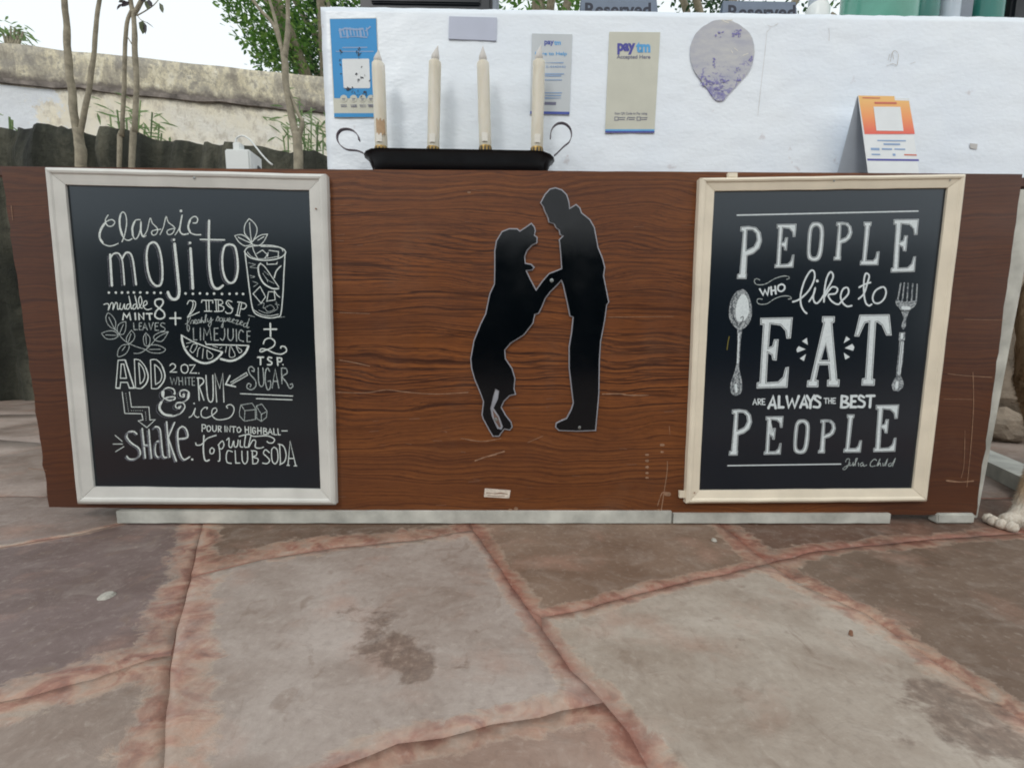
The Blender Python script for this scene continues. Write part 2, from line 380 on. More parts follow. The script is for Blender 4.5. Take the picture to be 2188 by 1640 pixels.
M['p_blue'] = paper('sky_blue_print', (22, 142, 208)); M['p_lblue'] = paper('light_blue_print', (90, 168, 224)); M['p_navy'] = paper('navy_print', (66, 84, 168))
M['p_purple'] = paper('violet_blue_print', (76, 76, 160)); M['p_ink'] = paper('grey_ink', (112, 114, 138)); M['p_black'] = paper('dark_ink', (34, 38, 54))
M['p_lav'] = simple('lavender_grey_sticker', srgb(188, 194, 212), .5, .03, 20, bmp=.08); M['p_greysticker'] = paper('pale_grey_film', (198, 204, 208))
M['p_faint'] = paper('faded_blue_print', (140, 168, 206)); M['p_back'] = paper('grey_card_back', (182, 190, 200)); M['p_red'] = paper('pale_red_print', (206, 110, 90))
M['p_wear'] = simple('bare_scuffed_wood', srgb(150, 116, 92), .85, .35, 90, bmp=0)
M['p_wear2'] = simple('faint_scuff', srgb(128, 92, 72), .8, .2, 90, bmp=0)
M['chip'] = simple('chalky_chip', srgb(172, 168, 158), .9, .2, 200, bmp=0)
M['tape'] = simple('dirty_white_tape', srgb(216, 204, 190), .6, .18, 120, bmp=.1)
def dropm():
    mt, nt, bs = newmat('worn_drop_sticker'); v = coords(nt); sep = N(nt,'SeparateXYZ'); nt.links.new(v, sep.inputs[0])
    c = ramp(nt, noise_n(nt, coords(nt,(1,1,3)), 22, 5, .6), [(.35, srgb(176,178,190)), (.7, srgb(200,200,200))])
    zb = math_n(nt, 'MULTIPLY', math_n(nt, 'SUBTRACT', P(1545,150,.1).z+.02, sep.outputs[2]), 2.2)
    k = math_n(nt, 'ADD', noise_n(nt, coords(nt,(1,1,1.6)), 70, 5, .7, 1), zb)
    c = mixc(nt, ramp(nt, k, [(.60,(0,0,0)),(.68,(.75,.75,.75))]), c, srgb(120, 116, 176))
    nt.links.new(c, bs.inputs['Base Color']); bs.inputs['Roughness'].default_value = .5; return mt
M['drop'] = dropm()
def orangem():
    mt, nt, bs = newmat('orange_to_red_print'); v = coords(nt); sep = N(nt,'SeparateXYZ'); nt.links.new(v, sep.inputs[0])
    z0, z1 = P(1850,287,.04).z, P(1850,206,.04).z
    t = math_n(nt, 'DIVIDE', math_n(nt,'SUBTRACT', sep.outputs[2], z0), z1-z0)
    nt.links.new(ramp(nt, t, [(.05, srgb(228,96,78)), (.5, srgb(238,150,88)), (1, srgb(236,184,108))]), bs.inputs['Base Color']); bs.inputs['Roughness'].default_value = .4
    return mt
M['orange'] = orangem()
M['glass_green'] = gloss('green_glass', srgb(96, 156, 138), .1, .5); M['glass_teal'] = gloss('dark_teal_glass', srgb(50, 116, 106), .1, .5)
M['glass_clear'] = simple('frosted_glass', srgb(176, 186, 196), .2, .1, 20, bmp=0)
M['fur'] = None

# ------------------------------------------------------------------ setting
gm = MB(); gm.add([(-90,-90,-.045),(90,-90,-.045),(90,90,-.045),(-90,90,-.045)], [(0,1,2,3)])
tag(gm.build('ground', M['earth']), kind='structure')
pav = MB(); pav.box((-5.2,-3.4,-.03),(5.2,1.95,-.0035))
paving = tag(pav.build('paving', M['mortar']), kind='structure')

JOINTS = [  # photo polyline, half-width of the mortar smear in metres, redness
 ([(-300,1200),(0,1168),(170,1139),(230,1124),(330,1100)], .012, 0),
 ([(445,1090),(430,1130),(415,1190),(405,1240),(392,1320),(384,1400),(376,1480),(368,1560),(355,1700)], .034, .3),
 ([(-300,1580),(0,1497),(200,1448),(330,1402),(366,1395)], .030, .25),
 ([(410,1216),(560,1181),(700,1161),(900,1142),(1010,1126)], .030, .35),
 ([(1005,1110),(1060,1200),(1120,1290),(1160,1345),(1220,1430),(1290,1500),(1340,1560),(1390,1640),(1440,1740)], .021, .9),
 ([(1155,1315),(1250,1297),(1400,1255),(1560,1220),(1640,1200)], .015, .7),
 ([(1640,1200),(1720,1250),(1850,1310),(1980,1400),(2100,1480),(2300,1610)], .026, .1),
 ([(1290,1500),(1200,1515),(1000,1560),(850,1592),(700,1645),(600,1700)], .018, .35),
 ([(1640,1200),(1540,1120)], .03, .8), ([(1640,1200),(1750,1175),(2000,1150),(2300,1128)], .022, .9),
]
JW = []
for pl, w, rd in JOINTS:
    q = [G(*p) for p in pl]; JW.append(([(a.x, a.y) for a in q], w, rd))
DARK = [((760,1300),.035,.6),((830,1320),.045,.85),((800,1345),.04,.8),((860,1385),.05,1.),((900,1400),.04,.95),((895,1445),.022,1.15),((985,1425),.014,.9),((720,1300),.02,.5),
        ((1980,1480),.05,.7),((2060,1500),.06,.8),((2140,1540),.05,.8),((1570,1290),.02,.5),((1555,1335),.03,.6),((1450,1290),.012,.7),((1290,1345),.03,.5),((530,1590),.015,.8),((1960,1600),.03,.6),((2120,1600),.04,.7)]
DW = [((G(*p).x, G(*p).y), r, a) for p, r, a in DARK]
def seg_d(p, a, b):
    ax, ay = a; bx, by = b; dx, dy = bx-ax, by-ay; l = dx*dx+dy*dy or 1e-9
    t = max(0, min(1, ((p[0]-ax)*dx+(p[1]-ay)*dy)/l)); return math.hypot(p[0]-ax-t*dx, p[1]-ay-t*dy)
X0, X1, Y0, Y1 = -2.0, 2.0, -.82, .16
STONES = [  # stones along the counter base carry its contact shadow in their darker tints
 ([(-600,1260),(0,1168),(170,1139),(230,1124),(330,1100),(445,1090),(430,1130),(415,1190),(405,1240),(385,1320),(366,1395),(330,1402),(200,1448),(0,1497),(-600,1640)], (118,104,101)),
 ([(-600,1640),(0,1497),(200,1448),(330,1402),(368,1397),(360,1480),(355,1560),(345,1800),(300,2600),(-2000,2600)], (152,140,131)),
 ([(410,1232),(560,1194),(700,1172),(900,1150),(1010,1130),(1060,1200),(1120,1290),(1160,1345),(1220,1430),(1290,1500),(1200,1515),(1000,1560),(850,1592),(700,1645),(400,1790),(345,1800),(355,1560),(360,1480),(370,1400),(385,1320)], (170,161,154)),
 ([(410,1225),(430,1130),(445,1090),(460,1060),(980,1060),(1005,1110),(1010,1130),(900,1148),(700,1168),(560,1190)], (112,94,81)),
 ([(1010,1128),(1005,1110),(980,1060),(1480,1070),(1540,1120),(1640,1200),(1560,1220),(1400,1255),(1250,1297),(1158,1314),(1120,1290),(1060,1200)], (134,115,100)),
 ([(1160,1345),(1158,1316),(1250,1299),(1400,1257),(1560,1222),(1640,1202),(1720,1250),(1850,1310),(1980,1400),(2100,1480),(2300,1610),(4200,2600),(1700,2600),(1440,1740),(1390,1640),(1340,1560),(1290,1500),(1220,1430)], (174,166,155)),
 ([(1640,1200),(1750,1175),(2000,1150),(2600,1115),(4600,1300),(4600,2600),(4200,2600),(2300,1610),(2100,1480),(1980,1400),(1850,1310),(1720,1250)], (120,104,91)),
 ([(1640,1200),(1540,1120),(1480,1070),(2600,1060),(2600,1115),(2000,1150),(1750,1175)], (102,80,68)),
 ([(700,1645),(850,1592),(1000,1560),(1200,1515),(1290,1500),(1340,1560),(1390,1640),(1440,1740),(1700,2600),(300,2600),(345,1800),(400,1790)], (158,138,126)),
 ([(-600,1260),(-600,1060),(460,1060),(445,1090),(330,1100),(230,1124),(170,1139),(0,1168)], (142,130,124)),
]
def clip_poly(pl, ax, val, keep_less):
    out = []
    for i in range(len(pl)):
        a, b = pl[i], pl[(i+1) % len(pl)]
        ia = (a[ax] <= val) == keep_less; ib = (b[ax] <= val) == keep_less
        if ia: out.append(a)
        if ia != ib:
            t = (val-a[ax])/(b[ax]-a[ax]); out.append((a[0]+(b[0]-a[0])*t, a[1]+(b[1]-a[1])*t))
    return out
def offset_poly(pl, d):              # positive d shrinks a counter-clockwise loop
    n = len(pl); out = []
    for i in range(n):
        a, b, c = Vector(pl[i-1]), Vector(pl[i]), Vector(pl[(i+1) % n])
        e1 = (b-a); e2 = (c-b)
        if e1.length < 1e-9 or e2.length < 1e-9: out.append(tuple(b)); continue
        e1.normalize(); e2.normalize()
        n1 = Vector((-e1.y, e1.x)); n2 = Vector((-e2.y, e2.x)); s = n1+n2
        if s.length < 1e-6: s = n1.copy()
        s.normalize(); k = min(1/max(s.dot(n1), .2), 1.8)
        q = b+s*d*k; out.append((q.x, q.y))
    return out
def area2(pl): return sum(pl[i-1][0]*pl[i][1]-pl[i][0]*pl[i-1][1] for i in range(len(pl)))
def dense(pl, step):
    out = []
    for i in range(len(pl)):
        a, b = pl[i], pl[(i+1) % len(pl)]; k = max(1, int(math.hypot(b[0]-a[0], b[1]-a[1])/step))
        for j in range(k): out.append((a[0]+(b[0]-a[0])*j/k, a[1]+(b[1]-a[1])*j/k))
    return out
def inside(p, pl):
    c = False; n = len(pl)
    for i in range(n):
        x1, y1 = pl[i-1]; x2, y2 = pl[i]
        if (y1 > p[1]) != (y2 > p[1]) and p[0] < (x2-x1)*(p[1]-y1)/(y2-y1)+x1: c = not c
    return c
def stone(pl, tint, step, detail=True):
    if area2(pl) < 0: pl = pl[::-1]
    pl = [p for i, p in enumerate(pl) if math.hypot(p[0]-pl[i-1][0], p[1]-pl[i-1][1]) > .004]
    pl = dense(offset_poly(pl, .00008 if detail else .002), .022)
    jit = []
    for x, y in pl:
        q = noise.noise(Vector((x*22, y*22, 3)))*.004; w = noise.noise(Vector((x*22, y*22, 9)))*.004; jit.append((x+q, y+w))
    pl = jit; nb = len(pl)
    pts = list(pl)
    if detail:
        xs = [p[0] for p in pl]; ys = [p[1] for p in pl]
        ins = offset_poly(pl, step*.5)
        y = min(ys)+step/2
        while y < max(ys):
            x = min(xs)+step/2
            while x < max(xs):
                if inside((x, y), ins): pts.append((x+random.uniform(-.1,.1)*step, y+random.uniform(-.1,.1)*step))
                x += step
            y += step
    vs, es, fs, *_ = delaunay_2d_cdt([Vector(p) for p in pts], [(i, (i+1) % nb) for i in range(nb)], [list(range(nb))], 1, 1e-6)
    fs = [f for f in fs if len(f) >= 3]
    loop = {}
    ec = {}
    for f in fs:
        for i in range(len(f)):
            a, b = f[i], f[(i+1) % len(f)]; ec[(a, b)] = 1
    border = [(a, b) for (a, b) in ec if (b, a) not in ec]
    bset = {a for a, b in border}
    V = []; st = []
    for i, q in enumerate(vs):
        z = (noise.noise(Vector((q.x*3, q.y*3, 0)))*.0016) - (.0008+.0006*noise.noise(Vector((q.x*14, q.y*14, 6))) if i in bset else 0)
        V.append((q.x, q.y, z))
        jd = 0; rd = 0
        for pw, w, r_ in JW:
            d = min(seg_d((q.x, q.y), pw[k], pw[k+1]) for k in range(len(pw)-1))
            s = max(0, 1-d/(w*2.85))
            if s > jd: jd = s; rd = r_*max(0, 1-d/(w*1.25))
        dk = 0
        for c, r_, a in DW:
            dd = ((q.x-c[0])**2+(q.y-c[1])**2)/(r_*r_); dk += a*.85*math.exp(-dd*1.25) if dd < 9 else 0
        st.append((jd, min(1, dk*.75), rd, 1))
    nb0 = len(V); mp = {}; flat_from = len(fs)
    for a in bset: mp[a] = len(V); V.append((vs[a].x, vs[a].y, -.012)); st.append(st[a])
    F_ = [tuple(f) for f in fs] + [(b, a, mp[a], mp[b]) for a, b in border]
    o = link('stone', V, F_, M['stone'], paving, smooth=True)
    at = o.data.color_attributes.new('stain', 'FLOAT_COLOR', 'POINT'); at.data.foreach_set('color', [c for s in st for c in s])
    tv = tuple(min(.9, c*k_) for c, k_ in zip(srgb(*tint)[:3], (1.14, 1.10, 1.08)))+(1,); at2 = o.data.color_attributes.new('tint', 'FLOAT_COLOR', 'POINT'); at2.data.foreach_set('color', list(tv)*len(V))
    return o
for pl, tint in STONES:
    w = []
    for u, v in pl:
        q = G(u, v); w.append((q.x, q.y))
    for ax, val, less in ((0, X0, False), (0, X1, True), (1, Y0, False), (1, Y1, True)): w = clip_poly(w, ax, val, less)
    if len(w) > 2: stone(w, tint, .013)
def grid_stones(xs, ys):
    nx, ny = len(xs), len(ys); rnd = random.Random(4)
    P_ = [[(x+(rnd.uniform(-.12,.12) if 0 < i < nx-1 and 0 < j < ny-1 else 0), y+(rnd.uniform(-.1,.1) if 0 < j < ny-1 and 0 < i < nx-1 else 0)) for i, x in enumerate(xs)] for j, y in enumerate(ys)]
    for j in range(ny-1):
        for i in range(nx-1):
            g = rnd.uniform(-10, 12)
            stone([P_[j][i], P_[j][i+1], P_[j+1][i+1], P_[j+1][i]], (150+g, 138+g, 130+g), .1)
lin = lambda a, b, n: [a+(b-a)*i/n for i in range(n+1)]
grid_stones(lin(-5, 5, 16), lin(Y1, 1.9, 3)); grid_stones(lin(-5, 5, 16), lin(-3.2, Y0, 4))
grid_stones(lin(-5, X0, 5), [Y0, -.3, Y1]); grid_stones(lin(X1, 5, 5), [Y0, -.3, Y1])

# boundary wall behind
def wall_plane(pA, YA, pB):          # level top through both photo points
    A = P(*pA, YA); lo, hi = YA-3, YA+12
    f = lambda Y: P(*pB, Y).z-A.z
    for _ in range(60):
        md = (lo+hi)/2
        if f(md) > 0: hi = md
        else: lo = md
    return A, P(*pB, lo)
A, B = wall_plane((0,92), 4.3, (690,165))
d = (B-A); d.z = 0; d.normalize(); nrm = Vector((d.y, -d.x, 0))
if nrm.y > 0: nrm = -nrm
WT = A.z
zl = PL(340, 205, A, nrm).z
M['plaster'] = plaster(zl, P(300,250,5).x)
bw = thing('boundary_wall', 'tall weathered cream plaster wall with grimy top band, behind the trees at left', 'wall', (A.x, A.y, 0))
S0, S1, ns, nz = -4.0, 12.0, 160, 40
verts = []; fcs = []
for j in range(nz+1):
    for i in range(ns+1):
        s = S0+(S1-S0)*i/ns; z = WT*j/nz
        if j == nz: z += .012*noise.noise(Vector((s*2.2, 0, 0)))
        p = A+d*s; p.z = 0
        verts.append(p+nrm*(.02*noise.noise(Vector((s*2, z*2, 5))))+Vector((0,0,z)))
for j in range(nz):
    for i in range(ns):
        a = j*(ns+1)+i; fcs.append((a, a+1, a+ns+2, a+ns+1))
n0 = len(verts)
for i in range(ns+1):
    t = verts[nz*(ns+1)+i]; verts.append(t-nrm*.3)
for i in range(ns+1): 
    t = verts[i]; verts.append(Vector((t.x, t.y, 0))-nrm*.3)
for i in range(ns):
    fcs.append((nz*(ns+1)+i, nz*(ns+1)+i+1, n0+i+1, n0+i)); fcs.append((n0+i, n0+i+1, n0+ns+2+i, n0+ns+1+i))
adopt(link('wall', verts, fcs, M['plaster'], smooth=True), bw)
lm = MB()
for i in range(60):
    s0 = S0+(S1-S0)*i/60; s1 = S0+(S1-S0)*(i+1)/60
    def q(s, o, z): 
        p = A+d*s+nrm*o; return Vector((p.x, p.y, z))
    dz0, dz1 = [.02*noise.noise(Vector((s*1.7, 0, 4))) for s in (s0, s1)]
    h0, h1 = [.028+.03*noise.noise(Vector((s*3.1, 2, 4))) for s in (s0, s1)]
    lm.hexa([q(s0,.03,zl-h0+dz0), q(s1,.03,zl-h1+dz1), q(s1,.025,zl+h1+dz1), q(s0,.025,zl+h0+dz0), q(s0,-.01,zl-h0+dz0), q(s1,-.01,zl-h1+dz1), q(s1,-.01,zl+h1+dz1), q(s0,-.01,zl+h0+dz0)])
lm.build('ledge', M['ledge'], bw)

# dark wavy wall
top_px = [(-300,262),(-120,255),(0,258),(25,265),(60,271),(85,265),(120,264),(160,272),(200,277),(228,270),(255,268),(285,276),(310,290),(350,291),(400,290),(430,295),(455,303),(500,303),(530,309),(560,309),(610,317),(650,314),(690,326)]
DY = 1.78
tp = [P(u, v, DY) for u, v in top_px]
tp += [Vector((x, DY, 1.66+.05*math.sin(x*4))) for x in (-.2,.4,1,1.6,2.2,2.8,3.4,4)]
def top_at(x):
    for a, b in zip(tp, tp[1:]):
        if a.x <= x <= b.x: return a.z+(b.z-a.z)*(x-a.x)/(b.x-a.x)
    return tp[0].z if x < tp[0].x else tp[-1].z
verts = []; fcs = []; nx, nz = 240, 26; xa, xb = -4.2, 4.2
for j in range(nz+1):
    for i in range(nx+1):
        x = xa+(xb-xa)*i/nx; t = j/nz; z = top_at(x)*t
        z += .012*noise.noise(Vector((x*22, 0, 8)))*t; y = DY + .10*noise.noise(Vector((x*2.6, z*.6, 1))) + .10*noise.noise(Vector((x*7.5, z*.5, 2))) + .02*noise.noise(Vector((x*22, z*7, 2)))
        if t > .9: y += (t-.9)/.1*.04
        verts.append((x, y, z))
for j in range(nz):
    for i in range(nx):
        a = j*(nx+1)+i; fcs.append((a, a+1, a+nx+2, a+nx+1))
n0 = len(verts)
for i in range(nx+1): v = verts[nz*(nx+1)+i]; verts.append((v[0], v[1]+.3, v[2]-.03))
for i in range(nx+1): v = verts[i]; verts.append((v[0], v[1]+.3, 0))
for i in range(nx): fcs.append((nz*(nx+1)+i, nz*(nx+1)+i+1, n0+i+1, n0+i)); fcs.append((n0+i, n0+i+1, n0+nx+2+i, n0+nx+1+i))
dw = link('garden_wall', verts, fcs, M['darkwall'], smooth=True)
tag(dw, 'dark mossy wall with wavy top edge running behind the wooden counter', 'wall')

# ------------------------------------------------------------------ trees
def branch(mb, px, rad, Y, n=9, ext=None, k=4):
    pts = smooth_pts([tuple(P(u, v, Y)) for u, v in px], k)
    if ext: pts += [tuple(e) for e in ext]
    L = len(pts); r0, r1 = rad; sc = (Y+CAMD)/F
    uu = sum(q[0] for q in px)/len(px); sc *= F/math.hypot(F, uu-1094)
    out = []
    for i, p in enumerate(pts):
        p = Vector(p); w = .3*r0*sc
        out.append(p+Vector((noise.noise(p*9), noise.noise(p*9+Vector((5,5,5))), 0))*w)
    mb.tube(out, [(r0+(r1-r0)*i/(L-1))*sc*(1+.14*noise.noise(Vector(pts[i])*14)) for i in range(L)], n)
def leaf_mesh(mb, c, size, asp=.42, droop=0.3, rnd=random, axis=None):
    if axis is None:
        a = rnd.uniform(0, 2*math.pi); axis = Vector((math.cos(a), math.sin(a), rnd.uniform(-droop-.4, .4))).normalized()
    side = axis.cross(Vector((rnd.uniform(-.5,.5), rnd.uniform(-.5,.5), 1))).normalized()
    up = side.cross(axis)
    L = size*rnd.uniform(.7, 1.2); W = L*asp*.5; c = Vector(c)
    mb.add([c, c+axis*L*.35+side*W+up*L*.03, c+axis*L*.7+side*W*.75, c+axis*L-up*L*.08, c+axis*L*.7-side*W*.75, c+axis*L*.35-side*W+up*L*.03, c+axis*L*.5-up*L*.05],
           [(0,1,6),(1,2,6),(2,3,6),(3,4,6),(4,5,6),(5,0,6)])
def crown(mb, clumps, per, size, seed, asp=.42):
    rnd = random.Random(seed)
    for (c, r) in clumps:
        c = Vector(c)
        for _ in range(int(per)):
            v = Vector((rnd.gauss(0,1), rnd.gauss(0,1), rnd.gauss(0,1))).normalized()*r*rnd.random()**.4
            leaf_mesh(mb, c+v, size, asp, .5, rnd)
def tree(name_label, base, build_trunk, clumps, per, size, mat, seed, asp=.42, group=None, name='tree'):
    t = thing(name, name_label, 'tree', base, group)
    tm = MB(); build_trunk(tm); tm.build('trunk', M['bark'], t, True)
    cm = MB(); crown(cm, clumps, per, size, seed, asp); cm.build('crown', mat, t)
    return t
def rc(c, R_, n, r, seed, zs=1.0):
    rnd = random.Random(seed); out = []
    for _ in range(n):
        v = Vector((rnd.gauss(0,1), rnd.gauss(0,1), rnd.gauss(0,1)*zs)).normalized()*R_*rnd.random()**.45
        out.append((Vector(c)+Vector((v.x, v.y, v.z*zs)), r*rnd.uniform(.7,1.25)))
    return out
TY = 1.32
def t1(mb):
    branch(mb, [(176,1000),(174,600),(172,350),(168,310),(166,275)], (13,12), TY)
    branch(mb, [(166,300),(158,240),(153,190),(148,130),(143,60),(137,0),(120,-160)], (10.5,6.5), TY)
    branch(mb, [(168,300),(180,240),(190,190),(200,110),(205,60),(212,0),(240,-180)], (7,4), TY)
tree('slender grey tree forking into two limbs, leftmost of the three behind the counter', P(176,880,TY)*Vector((1,1,0)) if False else (P(176,880,TY).x, TY, 0), t1,
     rc((P(150,-420,TY).x, TY+.1, 3.45), .55, 12, .22, 3), 26, .12, M['leaf_mid'], 11, name='slender_tree')
def t2(mb):
    branch(mb, [(254,1000),(255,350),(260,290),(264,200),(267,110),(272,50),(280,24)], (5.5,4.2), TY+.05, 8)
    branch(mb, [(284,1000),(283,350),(287,280),(291,190),(288,110),(287,60),(284,24)], (7.5,5.5), TY+.05, 8)
    branch(mb, [(284,30),(278,0),(270,-80),(250,-200)], (6,3), TY+.05, 8)
    branch(mb, [(284,34),(298,8),(315,-30),(340,-150)], (5.5,3), TY+.05, 8)
    branch(mb, [(292,34),(310,24),(328,12),(342,-4)], (1.6,.9), TY+.05, 6)
    branch(mb, [(292,31),(300,42),(312,48)], (1.2,.7), TY+.05, 6)
    branch(mb, [(282,95),(273,80),(267,70)], (1.5,.9), TY+.05, 6)
t = thing('young_tree', 'thin twin-stemmed young tree with purplish leaves where the stems meet', 'tree', (P(270,880,TY).x, TY+.05, 0))
tm = MB(); t2(tm); tm.build('trunk', M['bark'], t, True)
cm = MB(); crown(cm, rc((P(290,-420,TY).x, TY+.1, 3.45), .4, 8, .2, 5), 22, .11, 12); rr = random.Random(3)
for (u, v, ax, s) in [(276,4,(-1,0,-.5),.055),(268,2,(-1,0,-.15),.05),(318,-2,(.2,0,-1),.05),(340,6,(.4,0,-1),.06),(312,48,(.9,0,-.5),.045),(306,44,(-.2,0,-1),.06),(308,48,(.1,0,-1),.06),(300,2,(.7,0,.3),.04),(262,8,(-.8,0,-.6),.04),(316,2,(.1,-.3,-1),.045)]:
    leaf_mesh(cm, P(u, v, TY+.04), s*1.0, .5, 0, rr, Vector(ax).normalized())
cm.build('crown', M['leaf_purple'], t)
def t3(mb):
    branch(mb, [(640,1000),(638,500),(638,350),(636,315),(634,285)], (10.5,9.5), TY)
    branch(mb, [(634,295),(624,255),(617,220),(612,180),(609,140),(605,115)], (8.5,6.5), TY)
    branch(mb, [(638,300),(645,272),(646,258),(638,245),(624,210),(614,185)], (5,3), TY, 8)
    branch(mb, [(645,266),(648,252)], (3.5,2.5), TY, 7, k=1)
    branch(mb, [(606,125),(598,90),(582,50),(560,25),(533,-10),(480,-90)], (5,3), TY, 8)
    branch(mb, [(608,125),(614,80),(616,40),(614,-10),(620,-150)], (6,3.5), TY, 8)
    branch(mb, [(604,115),(592,60),(582,20),(575,-10),(560,-140)], (4.5,2.5), TY, 8)
tree('crooked grey tree with several stems, nearest the white ledge', (P(640,880,TY).x, TY, 0), t3,
     rc((P(600,-420,TY).x, TY+.1, 3.5), .6, 12, .22, 8), 26, .12, M['leaf_mid'], 13, name='crooked_tree')
def big_tree(label, px, Y, zc, Rr, n, per, mat, seed, size=.105, zs=.9, low=()):
    c = P(px, 0, Y); base = (c.x, Y, 0)
    def tr(mb):
        mb.tube([(c.x, Y, 0), (c.x+.1, Y, zc*.5), (c.x, Y, zc)], [.22, .17, .09], 10)
        rn = random.Random(seed)
        for _ in range(7):
            a = rn.uniform(0, 6.28); r = Rr*.75
            mb.tube([(c.x, Y, zc*.6), (c.x+math.cos(a)*r*.5, Y+math.sin(a)*r*.5, zc*.85), (c.x+math.cos(a)*r, Y+math.sin(a)*r, zc+rn.uniform(-.2,.5)*Rr)], [.09,.06,.02], 7)
    cl = rc((c.x, Y, zc), Rr, n, Rr*.24, seed, zs)
    for (u, v, r) in low: cl.append((P(u, v, Y-.4), r))
    return tree(label, base, tr, cl, per, size, mat, seed+1, name='leafy_tree', group='trees beyond the walls')
big_tree('bushy green tree above the plaster wall, its foliage left of the white ledge', 690, 6.9, 7.3, 2.1, 46, 120, M['leaf_mid'], 21,
         low=[(545,60,.4),(570,85,.4),(520,20,.45),(600,90,.5),(640,60,.6),(650,110,.5),(600,40,.6),(560,110,.3),(680,40,.6),(590,115,.28),(630,125,.35),(505,10,.3)])
big_tree('dark dense tree close behind the first bushy tree', 760, 8.4, 7.6, 2.6, 50, 110, M['leaf_dark'], 31, .12, low=[(660,130,.6),(680,100,.7),(640,100,.6),(690,60,.7),(670,150,.4)])
big_tree('broad tree behind the black box on the ledge, its leaves above the ledge', 1150, 6.0, 6.4, 2.0, 40, 95, M['leaf_mid'], 41)
big_tree('broad dark tree behind the reserved cards on the ledge', 1560, 6.6, 7.0, 2.3, 44, 95, M['leaf_dark'], 51)
big_tree('broad green tree behind the bottles at the far right of the ledge', 2060, 6.0, 6.5, 2.3, 44, 95, M['leaf_mid'], 61)
# leafy shoot over the wall at far left
t = thing('shrub', 'small loose shrub showing above the wall top at the far left', 'shrub', (P(30,70,5.2).x, 5.2, 0))
sm = MB()
for k in range(6):
    u = 5+k*9; sm.tube([P(30,300,5.2), P(25+(u-25)*.5,100,5.2), P(u, 55+abs(u-25)*.5, 5.2)], [.03,.02,.008], 6)
sm.build('stem', M['bark'], t, True)
cm = MB(); rn = random.Random(5)
crown(cm, [(P(u, v, 5.2), .15) for u, v in [(5,62),(20,55),(38,62),(50,75),(25,80),(8,85),(-20,60),(-50,50),(60,92),(-10,90)]], 9, .13, 9, .26)
cm.build('foliage', M['leaf_pale'], t)
def bamboo(label, pxs, Y, seed, name='bamboo_plant'):
    b = P(pxs[0][0], 500, Y); t = thing(name, label, 'plant', (b.x, Y, 0), 'leafy plants between the two walls')
    sm = MB(); cm = MB(); rn = random.Random(seed)
    for (u, v, r) in pxs:
        tip = P(u, v, Y+rn.uniform(-.15,.15)); root = Vector((b.x+rn.uniform(-.1,.1), Y, 0))
        pts = [root, root.lerp(tip, .5)+Vector((rn.uniform(-.05,.05), 0, .15)), tip]
        sm.tube(smooth_pts([tuple(q) for q in pts], 4), .006, 5)
        for k in range(int(20*r)):
            c = tip.lerp(root, rn.random()**1.5*.3)+Vector((rn.gauss(0,.07), rn.gauss(0,.07), rn.gauss(0,.07)))*r
            leaf_mesh(cm, c, .12, .15, .4, rn)
    sm.build('stem', M['leaf_pale'], t); cm.build('foliage', M['leaf_pale'], t)
bamboo('feathery narrow-leaved plant between the twin-stemmed young tree trunks', [(250,235,1),(300,215,1),(325,240,1),(340,265,.9),(270,255,1),(345,285,.7),(235,245,.8),(310,265,1),(290,245,1)], 2.6, 1)
bamboo('narrow-leaved plant at the left edge of the white ledge', [(640,215,1),(665,230,1.2),(680,260,1.4),(615,275,1),(650,260,1.2),(680,300,1.2),(605,290,.7),(690,280,1),(660,285,1.2),(640,240,1.1)], 2.6, 2)
bamboo('tiny sprig above the dark wall at the far left', [(20,250,.4),(26,256,.3)], 2.2, 3)

hd = thing('reflection_blocker', 'unseen dark green leaf mass added behind the camera to dim sky reflections', 'reflection_blocker', (0, -5.6, 0))  # unseen leafy mass, added to dim the sky reflected in boards and acrylic
cm = MB(); rn = random.Random(77)
hb = MB(); hb.box((-7,-6.0,0),(7,-5.35,1.95)); hb.build('blocker_core', M['leaf_dark'], hd)
for _ in range(7000):
    f = rn.random()
    c = Vector((rn.uniform(-7.1,7.1), -5.3+rn.uniform(-.08,.1), rn.uniform(0,2.05))) if f < .75 else Vector((rn.uniform(-7.1,7.1), rn.uniform(-6.1,-5.25), 2.0+rn.uniform(-.08,.1)))
    leaf_mesh(cm, c, .11, .5, .4, rn)
cm.build('foliage', M['leaf_dark'], hd)
# ------------------------------------------------------------------ counter
CT = P(1100, 357, 0).z
PX0, PX1 = P(55,720,0).x-.012, P(2136,720,0).x+.01
counter = thing('counter', 'brown wood-grain bar counter front with white base boards on stone paving', 'counter', (0, .2, 0))
def panel_poly():
    rn = random.Random(2)
    cs = [P(3,357,0), P(105,1083,0), P(2085,1100,0), P(2185,372,0)]
    pts = []
    for i in range(4):
        a, b = cs[i], cs[(i+1) % 4]; L = (b-a).length; k = int(L/.02)
        for j in range(k):
            p = a.lerp(b, j/k)
            e = .0035*noise.noise(Vector((p.x*25, 0, p.z*25))) + .003*max(0, noise.noise(Vector((p.x*60, 3, p.z*60)))-.2)*2
            if i == 3: e *= .2
            c = Vector((0,0,.4)); q = p + (p-c).normalized()*e; pts.append((q.x, q.z))
    return pts
pp = panel_poly(); pp = pp if area2(pp) > 0 else pp[::-1]
n = len(pp); vs = [(x, 0, z) for x, z in pp]+[(x, .018, z) for x, z in pp]
o = link('front_panel', vs, [tuple(range(n)), tuple(range(n, 2*n))[::-1]]+[(i+n, (i+1) % n+n, (i+1) % n, i) for i in range(n)], mats=[M['oak'], M['edge']], fm=[0,1]+[1]*n); adopt(o, counter)
o.data.flip_normals() if False else None
mb = MB(); mb.box((PX0-.03, .019, CT-.022), (1.47, .62, CT-.001), .002); mb.build('counter_top', M['edge'], counter)
